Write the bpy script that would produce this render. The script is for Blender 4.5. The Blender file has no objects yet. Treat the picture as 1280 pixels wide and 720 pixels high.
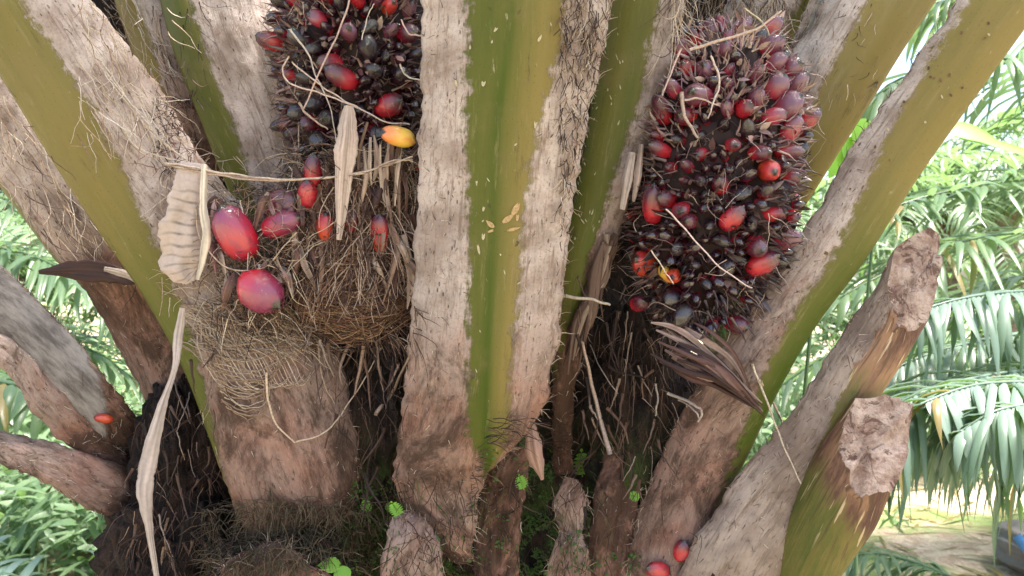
import bpy, math, random
from mathutils import Vector, noise, Matrix
from mathutils.bvhtree import BVHTree
random.seed(7)
S = bpy.context.scene
COL = S.collection
CAMZ = 1.5
F = 1000.0
def W(px, py, Y):
    return Vector(((px-640)/F*Y, Y, CAMZ-(py-360)/F*Y))
def ray(px, py):
    return Vector(((px-640)/F, 1, -(py-360)/F)).normalized()
CAM = Vector((0, 0, CAMZ))
R = random.uniform
def nz(x, y, z=0.0): return noise.noise(Vector((x, y, z)))
def lerp(a, b, t): return a+(b-a)*t
def smooth(a, b, x):
    t = max(0, min(1, (x-a)/(b-a))); return t*t*(3-2*t)

# ---------------------------------------------------------------- materials
class NT:
    def __init__(s, name):
        m = bpy.data.materials.new(name); m.use_nodes = True
        s.m = m; s.t = m.node_tree; s.t.nodes.clear()
        s.out = s.t.nodes.new('ShaderNodeOutputMaterial')
    def n(s, typ, **kw):
        nd = s.t.nodes.new(typ)
        for k, v in kw.items():
            if k.startswith('_'): setattr(nd, k[1:], v)
        return nd
    def l(s, a, b): s.t.links.new(a, b)
    def val(s, sock, v):
        if hasattr(v, 'is_output'): s.l(v, sock)
        else: sock.default_value = v
    def math(s, op, a, b=0.0, clamp=False):
        nd = s.n('ShaderNodeMath', _operation=op, _use_clamp=clamp)
        s.val(nd.inputs[0], a); s.val(nd.inputs[1], b); return nd.outputs[0]
    def mix(s, f, a, b):
        nd = s.n('ShaderNodeMix', _data_type='RGBA')
        s.val(nd.inputs[0], f)
        for q, v in ((6, a), (7, b)):
            if isinstance(v, tuple): v = (v[0], v[1], v[2], 1)
            s.val(nd.inputs[q], v)
        return nd.outputs[2]
    def noise(s, vec, scale, detail=4, rough=.6, dist=0.0):
        nd = s.n('ShaderNodeTexNoise')
        s.l(vec, nd.inputs['Vector']); nd.inputs['Scale'].default_value = scale
        nd.inputs['Detail'].default_value = detail; nd.inputs['Roughness'].default_value = rough
        nd.inputs['Distortion'].default_value = dist
        return nd.outputs[0]
    def ramp(s, v, lo, hi):
        nd = s.n('ShaderNodeMapRange', _interpolation_type='SMOOTHSTEP')
        s.val(nd.inputs[0], v); nd.inputs[1].default_value = lo; nd.inputs[2].default_value = hi
        return nd.outputs[0]
    def mapping(s, vec, sc):
        nd = s.n('ShaderNodeMapping'); s.l(vec, nd.inputs[0]); nd.inputs['Scale'].default_value = sc
        return nd.outputs[0]
    def bump(s, h, strength=.5, dist=.002, normal=None):
        nd = s.n('ShaderNodeBump'); s.l(h, nd.inputs['Height'])
        nd.inputs['Strength'].default_value = strength; nd.inputs['Distance'].default_value = dist
        if normal: s.l(normal, nd.inputs['Normal'])
        return nd.outputs[0]
    def bsdf(s, color, rough=.6, normal=None, spec=.4, coat=0, trans=None):
        b = s.n('ShaderNodeBsdfPrincipled')
        s.val(b.inputs['Base Color'], color if not isinstance(color, tuple) else (*color[:3], 1))
        s.val(b.inputs['Roughness'], rough); b.inputs['Specular IOR Level'].default_value = spec
        if coat: b.inputs['Coat Weight'].default_value = coat; b.inputs['Coat Roughness'].default_value = .06
        if normal: s.l(normal, b.inputs['Normal'])
        o = b.outputs[0]
        if trans:
            t = s.n('ShaderNodeBsdfTranslucent'); s.val(t.inputs[0], trans[1] if not isinstance(trans[1], tuple) else (*trans[1], 1))
            mx = s.n('ShaderNodeMixShader'); mx.inputs[0].default_value = trans[0]
            s.l(o, mx.inputs[1]); s.l(t.outputs[0], mx.inputs[2]); o = mx.outputs[0]
        s.l(o, s.out.inputs[0]); return s.m

def mat_petiole():
    k = NT('petiole_skin')
    uv = k.n('ShaderNodeUVMap').outputs[0]
    at = k.n('ShaderNodeAttribute', _attribute_name='zone')
    sep = k.n('ShaderNodeSeparateColor'); k.l(at.outputs['Color'], sep.inputs[0])
    g, br, dp, grey = sep.outputs[0], sep.outputs[1], sep.outputs[2], at.outputs['Alpha']
    st = k.mapping(uv, (1, .22, 1)); st2 = k.mapping(uv, (1, .07, 1))
    nb = k.noise(uv, 45, 6, .7); nb2 = k.noise(st, 130, 5, .7); nbig = k.noise(uv, 13, 4, .6)
    wob = k.math('ADD', k.math('MULTIPLY', k.math('SUBTRACT', nb, .5), 1.1), k.math('MULTIPLY', k.math('SUBTRACT', nb2, .5), .7))
    gm = k.ramp(k.math('ADD', g, wob), .36, .66)
    # husk
    c = k.mix(k.ramp(nbig, .30, .70), (.27, .20, .17), (.55, .455, .415))
    c = k.mix(k.math('MULTIPLY', k.ramp(k.noise(st, 60, 6, .75), .50, .66), .75), c, (.20, .135, .10))
    c = k.mix(k.math('MULTIPLY', k.ramp(k.noise(st2, 150, 4, .7), .52, .66), .55), c, (.13, .085, .06))
    c = k.mix(k.math('MULTIPLY', k.ramp(k.noise(uv, 7, 5, .7, .6), .54, .68), .5), c, (.17, .115, .085))
    c = k.mix(k.math('MULTIPLY', k.ramp(k.noise(uv, 260, 3, .7), .52, .7), .55), c, (.16, .10, .075))
    brc = k.mix(k.ramp(k.noise(st, 34, 6, .72), .32, .68), (.12, .058, .042), (.31, .165, .125))
    c = k.mix(k.ramp(k.math('ADD', br, k.math('MULTIPLY', k.math('SUBTRACT', nbig, .5), 1.6)), .05, 1.0), c, brc)
    vor = k.n('ShaderNodeTexVoronoi'); k.l(k.mapping(uv, (1, .35, 1)), vor.inputs['Vector']); vor.inputs['Scale'].default_value = 150
    speck = k.math('LESS_THAN', vor.outputs['Distance'], .17)
    spm = k.math('MULTIPLY', speck, k.ramp(k.noise(uv, 28, 3), .46, .58))
    c = k.mix(k.math('MULTIPLY', spm, .85), c, (.07, .045, .035))
    fl = k.ramp(k.noise(k.mapping(uv, (1, .5, 1)), 330, 2, .5), .62, .72)
    c = k.mix(k.math('MULTIPLY', fl, .18), c, (.60, .50, .42))
    # dirt: mossy dark stain patches
    c = k.mix(k.math('MULTIPLY', k.ramp(k.noise(uv, 21, 6, .75), .58, .72), k.math('ADD', k.math('MULTIPLY', br, .7), .25)), c, (.09, .06, .035))
    # damp dark stains, heavier where the base is brown and rotten
    wet = k.ramp(k.math('ADD', k.noise(k.mapping(uv, (1, .5, 1)), 17, 6, .78, .5), k.math('MULTIPLY', br, .22)), .57, .77)
    c = k.mix(k.math('MULTIPLY', wet, .85), c, (.045, .026, .019))
    wet2 = k.ramp(k.math('ADD', k.noise(k.mapping(uv, (1, .12, 1)), 70, 5, .8), k.math('MULTIPLY', br, .10)), .60, .72)
    c = k.mix(k.math('MULTIPLY', wet2, .6), c, (.08, .048, .035))
    # green
    gst = k.noise(st2, 60, 4, .6)
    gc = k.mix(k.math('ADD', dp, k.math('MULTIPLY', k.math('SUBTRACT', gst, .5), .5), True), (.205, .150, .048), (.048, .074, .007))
    gc = k.mix(k.math('MULTIPLY', k.ramp(k.noise(uv, 9, 4), .5, .75), .4), gc, (.19, .14, .06))
    gc = k.mix(k.math('MULTIPLY', k.ramp(k.noise(k.mapping(uv, (1, .3, 1)), 120, 3, .6), .68, .74), .75), gc, (.30, .25, .16))
    gc = k.mix(k.math('MULTIPLY', k.ramp(k.noise(uv, 330, 2), .64, .72), .6), gc, (.045, .035, .015))
    gc = k.mix(k.math('MULTIPLY', k.ramp(k.noise(k.mapping(uv, (1, .4, 1)), 26, 6, .75), .55, .72), .5), gc, (.14, .095, .045))
    gc = k.mix(k.math('MULTIPLY', k.ramp(k.noise(k.mapping(uv, (1, .10, 1)), 75, 6, .8), .54, .68), .5), gc, (.24, .19, .09))
    gc = k.mix(k.math('MULTIPLY', k.ramp(k.noise(k.mapping(uv, (1, .14, 1)), 40, 6, .8), .57, .70), .55), gc, (.055, .04, .018))
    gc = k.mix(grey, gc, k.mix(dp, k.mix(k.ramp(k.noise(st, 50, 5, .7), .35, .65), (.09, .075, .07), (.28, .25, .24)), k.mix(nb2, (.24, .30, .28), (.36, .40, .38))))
    col = k.mix(gm, c, gc)
    h = k.math('ADD', k.math('MULTIPLY', nb2, 1.0), k.math('MULTIPLY', k.noise(uv, 220, 5, .75), .35))
    h = k.math('ADD', h, k.math('MULTIPLY', k.noise(k.mapping(uv, (1, .06, 1)), 260, 4, .7), .7))
    h = k.math('SUBTRACT', h, k.math('MULTIPLY', spm, .5))
    inv = k.math('SUBTRACT', 1.0, k.math('MULTIPLY', gm, .9))
    h = k.math('MULTIPLY', h, inv)
    h2 = k.math('ADD', h, k.math('MULTIPLY', k.math('MULTIPLY', gst, gm), .12))
    rough = k.math('SUBTRACT', .85, k.math('MULTIPLY', gm, .36))
    return k.bsdf(col, rough, k.bump(h2, 1, .0022), .16)
def mat_vcol(name, rough=.7, trans=None, bump=None, spec=.3, coat=0, dk=.45):
    k = NT(name)
    at = k.n('ShaderNodeAttribute', _attribute_name='zone').outputs['Color']
    tc = k.n('ShaderNodeTexCoord').outputs['Object']
    n1 = k.noise(tc, 300 if bump is None else bump, 4, .7)
    col = k.mix(k.math('MULTIPLY', k.ramp(n1, .35, .7), dk), at, (.03, .02, .015))
    return k.bsdf(col, rough, k.bump(n1, .5, .001), spec, coat, (trans, at) if trans else None)
def mat_crevice():
    k = NT('dark_trunk_fibre')
    tc = k.n('ShaderNodeTexCoord').outputs['Object']
    st = k.mapping(tc, (1, 1, .2))
    n1 = k.noise(st, 60, 6, .75); n2 = k.noise(tc, 16, 5, .7); n3 = k.noise(tc, 150, 3, .7)
    c = k.mix(k.ramp(n1, .4, .68), (.007, .004, .0035), (.050, .027, .020))  # near-black tones put the shade of the gaps into the fibre colour
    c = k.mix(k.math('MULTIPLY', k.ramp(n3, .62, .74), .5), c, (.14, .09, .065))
    # damp moss near the bottom middle is a growth with its own shape
    sx = k.n('ShaderNodeSeparateXYZ'); k.l(tc, sx.inputs[0])
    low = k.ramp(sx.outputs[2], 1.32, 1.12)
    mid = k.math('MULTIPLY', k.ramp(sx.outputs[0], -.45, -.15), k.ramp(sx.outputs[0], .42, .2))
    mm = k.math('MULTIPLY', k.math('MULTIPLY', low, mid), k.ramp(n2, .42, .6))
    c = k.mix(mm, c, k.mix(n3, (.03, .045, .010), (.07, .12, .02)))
    h = k.math('ADD', n1, k.math('MULTIPLY', n3, .5))
    return k.bsdf(c, .8, k.bump(h, 1, .012), .25)
def mat_cut():
    k = NT('sawn_wood')
    tc = k.n('ShaderNodeTexCoord').outputs['Object']
    n1 = k.noise(tc, 35, 6, .7); n2 = k.noise(tc, 160, 4, .7)
    c = k.mix(k.ramp(n1, .35, .65), (.22, .135, .105), (.46, .345, .29))
    c = k.mix(k.math('MULTIPLY', k.ramp(k.noise(tc, 24, 5, .8, 1.5), .52, .60), .85), c, (.09, .045, .035))
    c = k.mix(k.math('MULTIPLY', k.ramp(n2, .55, .7), .6), c, (.24, .15, .11))
    return k.bsdf(c, .85, k.bump(k.math('ADD', n1, k.math('MULTIPLY', n2, .6)), 1, .006), .2)
def mat_stumpskin():
    k = NT('stump_skin')
    uv = k.n('ShaderNodeUVMap').outputs[0]
    at = k.n('ShaderNodeAttribute', _attribute_name='zone')
    sep = k.n('ShaderNodeSeparateColor'); k.l(at.outputs['Color'], sep.inputs[0])
    g, br = sep.outputs[0], sep.outputs[1]
    st = k.mapping(uv, (1, .05, 1))
    n1 = k.noise(st, 170, 3, .55); n2 = k.noise(uv, 60, 5, .7); n3 = k.noise(k.mapping(uv, (1, .2, 1)), 30, 5, .7)
    gm = k.ramp(k.math('ADD', g, k.math('MULTIPLY', k.math('SUBTRACT', n2, .5), .9)), .44, .58)
    sh = k.mapping(uv, (1, .22, 1))
    husk = k.mix(k.ramp(k.noise(uv, 13, 4, .6), .3, .7), (.17, .12, .10), (.37, .285, .24))
    husk = k.mix(k.math('MULTIPLY', k.ramp(k.noise(uv, 8, 5, .7, .6), .48, .64), .6), husk, (.15, .095, .072))
    husk = k.mix(k.math('MULTIPLY', k.ramp(k.noise(sh, 60, 6, .75), .50, .66), .8), husk, (.17, .115, .085))
    husk = k.mix(k.math('MULTIPLY', k.ramp(k.noise(k.mapping(uv, (1, .07, 1)), 150, 4, .7), .52, .66), .6), husk, (.11, .07, .05))
    husk = k.mix(k.math('MULTIPLY', k.ramp(k.noise(sh, 240, 4, .7), .56, .66), .6), husk, (.08, .05, .04))
    gc = k.mix(k.ramp(n3, .35, .7), (.085, .095, .018), (.17, .13, .035))
    dry = k.mix(k.ramp(n3, .4, .62), (.26, .14, .08), (.085, .035, .028))
    gc = k.mix(k.ramp(k.math('ADD', br, k.math('MULTIPLY', k.math('SUBTRACT', n3, .5), .8)), .4, .7), gc, dry)
    gc = k.mix(k.math('MULTIPLY', k.math('MULTIPLY', k.ramp(n1, .62, .65), k.ramp(br, .12, .35)), .85), gc, (.50, .38, .24))
    gc = k.mix(k.math('MULTIPLY', k.math('MULTIPLY', k.ramp(n1, .45, .38), k.ramp(br, .1, .35)), .8), gc, (.085, .045, .025))
    c = k.mix(gm, husk, gc)
    h = k.math('ADD', n1, k.math('MULTIPLY', n2, .6))
    return k.bsdf(c, .6, k.bump(h, .8, .003), .35)
def mat_fruit(name, tip, base, lo, hi, rough=.32):
    k = NT(name)
    at = k.n('ShaderNodeAttribute', _attribute_name='zone')
    sep = k.n('ShaderNodeSeparateColor'); k.l(at.outputs['Color'], sep.inputs[0])
    tc = k.n('ShaderNodeTexCoord').outputs['Object']
    oi = k.n('ShaderNodeObjectInfo').outputs['Random']
    st = k.mapping(tc, (1, 1, .25))
    off = k.n('ShaderNodeVectorMath', _operation='ADD'); k.l(st, off.inputs[0])
    cmb = k.n('ShaderNodeCombineXYZ'); k.l(k.math('MULTIPLY', oi, 7.0), cmb.inputs[0]); k.l(cmb.outputs[0], off.inputs[1])
    n = k.noise(off.outputs[0], 120, 4, .7)
    f = k.math('ADD', sep.outputs[0], k.math('MULTIPLY', k.math('SUBTRACT', n, .5), .5))
    f = k.math('ADD', f, k.math('MULTIPLY', k.math('SUBTRACT', oi, .5), .45))
    c = k.mix(k.ramp(f, lo, hi), base, tip)
    c = k.mix(k.math('MULTIPLY', k.ramp(k.noise(tc, 1.6, 5, .75, .8), .50, .62), .55), c, tip)
    c = k.mix(k.math('MULTIPLY', k.ramp(k.noise(k.mapping(tc, (1, 1, .2)), 5, 5, .8), .60, .70), .6), c, (.32, .19, .15))
    c = k.mix(k.ramp(sep.outputs[0], .93, .97), c, (.03, .02, .015))
    rn = k.math('ADD', rough, k.math('MULTIPLY', n, .2))
    return k.bsdf(c, rn, k.bump(n, .5, .0012), .7, .6)
def mat_leaf(name, a, b, rough=.4, trans=.35, tcol=(.16, .30, .03)):
    k = NT(name)
    tc = k.n('ShaderNodeTexCoord').outputs['Object']
    oi = k.n('ShaderNodeObjectInfo').outputs['Random']
    at = k.n('ShaderNodeAttribute', _attribute_name='zone')
    sep = k.n('ShaderNodeSeparateColor'); k.l(at.outputs['Color'], sep.inputs[0])
    n = k.noise(tc, 3.5, 4, .6)
    f = k.math('ADD', k.math('MULTIPLY', sep.outputs[0], .6), k.math('MULTIPLY', n, .5))
    c = k.mix(k.math('MULTIPLY', f, 1.0, True), a, b)
    c = k.mix(k.ramp(sep.outputs[1], .3, .9), c, (.30, .22, .09))
    return k.bsdf(c, rough, None, .5, 0, (trans, tcol))
def mat_ground():
    k = NT('plantation_soil')
    tc = k.n('ShaderNodeTexCoord').outputs['Object']
    n1 = k.noise(tc, .9, 5, .6); n2 = k.noise(tc, 9, 6, .75); n3 = k.noise(k.mapping(tc, (1, .3, 1)), 50, 4, .7)
    c = k.mix(k.ramp(n2, .35, .65), (.38, .28, .20), (.60, .49, .38))
    c = k.mix(k.math('MULTIPLY', k.ramp(n3, .55, .68), .6), c, (.22, .16, .09))
    c = k.mix(k.math('MULTIPLY', k.ramp(k.math('ADD', n1, k.math('MULTIPLY', n2, .35)), .62, .78), .85), c, (.13, .21, .05))
    return k.bsdf(c, .9, k.bump(n2, 1, .05), .2)
M = {}
M['petiole'] = mat_petiole(); M['fibre'] = mat_vcol('dry_fibre'); M['crev'] = mat_crevice()
M['cut'] = mat_cut(); M['stump'] = mat_stumpskin()
M['spike'] = mat_vcol('spikelet_skin', .32, spec=.7, dk=.3)
M['strip'] = mat_vcol('papery_leaf', .6, .25, 160, dk=.18)
M['fr_loose'] = mat_fruit('fruit_glossy', (.20, .02, .07), (.46, .010, .03), .30, .90, .07)
M['fr_mid'] = mat_fruit('fruit_maroon', (.025, .007, .014), (.26, .012, .02), .2, .6, .10)
M['fr_dark'] = mat_fruit('fruit_black', (.014, .005, .010), (.20, .010, .014), .15, .5, .10)
M['fr_red'] = mat_fruit('fruit_red', (.075, .010, .025), (.46, .014, .028), .42, .92, .12)
M['fr_orange'] = mat_fruit('fruit_orange', (.42, .02, .02), (.60, .07, .015), .35, .9, .25)
M['fr_yellow'] = mat_fruit('fruit_yellow', (.75, .20, .05), (.80, .50, .06), .3, .9)
M['fr_mauve'] = mat_fruit('fruit_mauve', (.14, .04, .07), (.36, .02, .045), .25, .75, .12)
M['leaf_blue'] = mat_leaf('leaflet_bluegreen', (.06, .12, .08), (.27, .36, .30), .32, .30)
M['leaf_mid'] = mat_leaf('leaflet_green', (.06, .12, .06), (.18, .27, .15), .34, .45, (.20, .32, .12))
M['leaf_far'] = mat_leaf('leaflet_pale', (.09, .16, .08), (.20, .29, .15), .38, .45, (.20, .33, .10))
M['leaf_bright'] = mat_leaf('fresh_leaf', (.14, .34, .03), (.24, .50, .05), .4, .4, (.25, .5, .03))
M['moss'] = mat_leaf('moss_leaf', (.02, .045, .008), (.08, .15, .02), .6, .2)
M['ground'] = mat_ground()
k = NT('palm_bark'); tc = k.n('ShaderNodeTexCoord').outputs['Object']; n_ = k.noise(k.mapping(tc, (1, 1, 2)), 9, 6, .75)
M['bark'] = k.bsdf(k.mix(k.ramp(n_, .35, .65), (.09, .065, .045), (.30, .23, .17)), .9, k.bump(n_, 1, .04), .2)
k = NT('grey_sack'); tc = k.n('ShaderNodeTexCoord').outputs['Object']; n_ = k.noise(tc, 14, 5, .7)
M['sack'] = k.bsdf(k.mix(n_, (.11, .095, .09), (.27, .24, .22)), .8, k.bump(n_, .6, .01), .2)
k = NT('blue_cloth'); tc = k.n('ShaderNodeTexCoord').outputs['Object']; n_ = k.noise(tc, 20, 4, .7)
M['blue'] = k.bsdf(k.mix(n_, (.03, .14, .42), (.10, .30, .62)), .5, k.bump(n_, .4, .01), .4)

# ---------------------------------------------------------------- mesh builder
class MB:
    def __init__(s): s.v = []; s.f = []; s.c = []; s.uv = []
    def add(s, co, col=(1, 1, 1, 1), uv=(0, 0)):
        s.v.append(co); s.c.append(col if len(col) == 4 else (*col, 1)); s.uv.append(uv); return len(s.v)-1
    def build(s, name, mat, parent=None, origin=Vector((0, 0, 0)), smooth=True):
        me = bpy.data.meshes.new(name)
        me.from_pydata([tuple(p-origin) for p in s.v], [], s.f); me.materials.append(mat)
        ca = me.color_attributes.new('zone', 'FLOAT_COLOR', 'POINT')
        ca.data.foreach_set('color', [x for c in s.c for x in c])
        ul = me.uv_layers.new(name='UVMap')
        idx = [0]*len(me.loops); me.loops.foreach_get('vertex_index', idx)
        ul.data.foreach_set('uv', [x for i in idx for x in s.uv[i]])
        if smooth: me.polygons.foreach_set('use_smooth', [True]*len(me.polygons))
        me.update()
        o = bpy.data.objects.new(name, me); COL.objects.link(o)
        if parent: o.parent = parent
        return o
def empty(name, loc):
    o = bpy.data.objects.new(name, None); COL.objects.link(o); o.location = loc; o.empty_display_size = .1; return o
def tag(o, label=None, cat=None, group=None, kind=None):
    if label: o['label'] = label
    if cat: o['category'] = cat
    if group: o['group'] = group
    if kind: o['kind'] = kind
    return o
def catmull(pts, n):
    out = []; m = len(pts)
    for i in range(n+1):
        t = i/n*(m-1); a = min(int(t), m-2); f = t-a
        p0 = pts[max(a-1, 0)]; p1 = pts[a]; p2 = pts[a+1]; p3 = pts[min(a+2, m-1)]
        out.append(tuple(.5*((2*b)+(-x+c)*f+(2*x-5*b+4*c-d)*f*f+(-x+3*b-3*c+d)*f**3) for x, b, c, d in zip(p0, p1, p2, p3)))
    return out
def tube(mb, pts, r0, r1, col, sides=4, col2=None):
    n = len(pts); rings = []
    for i, p in enumerate(pts):
        d = (pts[min(i+1, n-1)]-pts[max(i-1, 0)])
        d = d.normalized() if d.length > 1e-9 else Vector((0, 0, 1))
        a = d.cross(Vector((.3, .9, .2))).normalized(); b = d.cross(a)
        t = i/(n-1); r = lerp(r0, r1, t)
        cc = col if col2 is None else tuple(lerp(x, y, t) for x, y in zip(col, col2))
        rings.append([mb.add(p+(a*math.cos(q)+b*math.sin(q))*r, cc, (q, t)) for q in [2*math.pi*j/sides for j in range(sides)]])
    for i in range(n-1):
        for j in range(sides):
            k2 = (j+1) % sides
            mb.f.append((rings[i][j], rings[i][k2], rings[i+1][k2], rings[i+1][j]))
    mb.f.append(tuple(rings[0])); mb.f.append(tuple(reversed(rings[-1])))
def pstrand(mb, pts, w0, w1, col, Y=None, sides=4, seg=7, jit=0, flat=None):
    """pts: (px, py, depth)"""
    cp = [tuple(W(*p)) for p in pts]
    sm = [Vector(q) for q in catmull(cp, seg*(len(cp)-1))]
    if jit:
        o = R(0, 99)
        sm = [p+Vector((nz(i*.35, o), nz(i*.35, o+9), nz(i*.35, o+20)))*jit for i, p in enumerate(sm)]
    tube(mb, sm, w0, w1, col, sides)
TAN = [(.50, .38, .28), (.42, .30, .21), (.60, .50, .40), (.33, .22, .15), (.26, .15, .10), (.55, .42, .33)]
BRN = [(.05, .026, .020), (.08, .042, .030), (.025, .014, .012), (.14, .08, .058), (.015, .009, .008)]  # fibre browns, darkened to carry the shade between leaf bases
def wisp(mb, p, d, L, r, col, curl=.5, grav=0, seg=6):
    """a free curling fibre starting at p, heading d"""
    pts = [p.copy()]; d = d.normalized(); o = R(0, 500)
    for i in range(seg):
        d = (d+Vector((nz(i*.5, o), nz(i*.5, o+7), nz(i*.5, o+13)))*curl+Vector((0, 0, -grav))).normalized()
        pts.append(pts[-1]+d*L/seg)
    tube(mb, pts, r, r*.35, col, 3)

CORE = []
SURF = []   # polygons of the palm for placing things on it
def note(o, origin):
    me = o.data
    SURF.append(([v.co+origin for v in me.vertices], [tuple(p.vertices) for p in me.polygons]))
def bvh():
    V = []; P = []
    for vs, ps in SURF:
        b = len(V); V += vs; P += [tuple(i+b for i in p) for p in ps]
    return BVHTree.FromPolygons(V, P)

# ---------------------------------------------------------------- the palm
PO = Vector((0, 1.8, 0))
palm = empty('oil_palm', PO)
tag(palm, 'large oil palm filling the view, leaf bases fanning round two red fruit bunches', 'palm tree')

# trunk / crown heart
rows = [(2700, 330, 800), (1500, 120, 1000), (1000, 120, 980), (800, 110, 960), (720, 140, 950), (650, 150, 935), (600, 172, 900), (540, 190, 868), (480, 222, 850), (400, 250, 870),
        (300, 180, 900), (200, 110, 925), (100, 60, 945), (0, 10, 960), (-120, 0, 990), (-260, 60, 960), (-330, 200, 800)]
mb = MB(); NA = 150; YC = 1.68
dense = []
for i in range(len(rows)-1):
    m = max(3, int(abs(rows[i+1][0]-rows[i][0])/9)) if rows[i][0] < 1100 else 12
    for j in range(m): dense.append(tuple(lerp(a, b, j/m) for a, b in zip(rows[i], rows[i+1])))
dense.append(rows[-1])
rings = []
for (py, l, r) in dense:
    cx = (l+r)/2; a = (r-l)/2/F*YC; c = W(cx, py, YC)
    if c.z < 0: c.z = -.05
    ring = []
    for j in range(NA):
        th = 2*math.pi*j/NA
        x = math.cos(th); y = math.sin(th)
        rb = .30 if y < 0 else .42
        p = c+Vector((x*a, y*rb, 0))
        nn = Vector((x, y, 0))
        dd = nz(p.x*9, p.z*5, p.y*9)*.06+nz(p.x*28, p.z*14, p.y*28)*.028+nz(p.x*80, p.z*30, p.y*80)*.010
        ring.append(mb.add(p+nn*dd, (1, 1, 1, 1), (th, py)))
    rings.append(ring)
for i in range(len(rings)-1):
    for j in range(NA):
        k2 = (j+1) % NA
        mb.f.append((rings[i][j], rings[i][k2], rings[i+1][k2], rings[i+1][j]))
mb.f.append(tuple(reversed(rings[-1])))
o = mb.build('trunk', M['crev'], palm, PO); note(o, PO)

def lump(px, py, Y, ax, ay, az, sd, name='fibre_mass'):
    c = W(px, py, Y); mb = MB(); rings = []
    for i in range(41):
        ph = math.pi*i/40; ring = []
        for j in range(52):
            th = 2*math.pi*j/52; d = Vector((math.sin(ph)*math.cos(th), math.sin(ph)*math.sin(th), math.cos(ph)))
            k = 1+nz(d.x*2+sd, d.y*2, d.z*2)*.35+nz(d.x*7+sd, d.y*7, d.z*5)*.22+nz(d.x*22, d.y*22, d.z*12+sd)*.12
            ring.append(mb.add(c+Vector((d.x*ax, d.y*ay, d.z*az))*k))
        rings.append(ring)
    for i in range(40):
        for j in range(52): mb.f.append((rings[i][j], rings[i+1][j], rings[i+1][(j+1) % 52], rings[i][(j+1) % 52]))
    o = mb.build(name, M['crev'], palm, PO); note(o, PO); CORE.append(SURF[-1]); return o
CORE.append(SURF[-1])
lump(232, 585, 1.37, .075, .08, .145, 1); lump(360, 715, 1.24, .10, .07, .065, 31); lump(405, 655, 1.29, .05, .05, .04, 33); lump(215, 690, 1.34, .11, .09, .13, 5); lump(185, 610, 1.44, .06, .06, .09, 9); lump(250, 470, 1.44, .05, .05, .09, 17); lump(440, 500, 1.30, .07, .06, .16, 21); lump(800, 520, 1.34, .09, .06, .17, 23)
PET = {}
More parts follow.
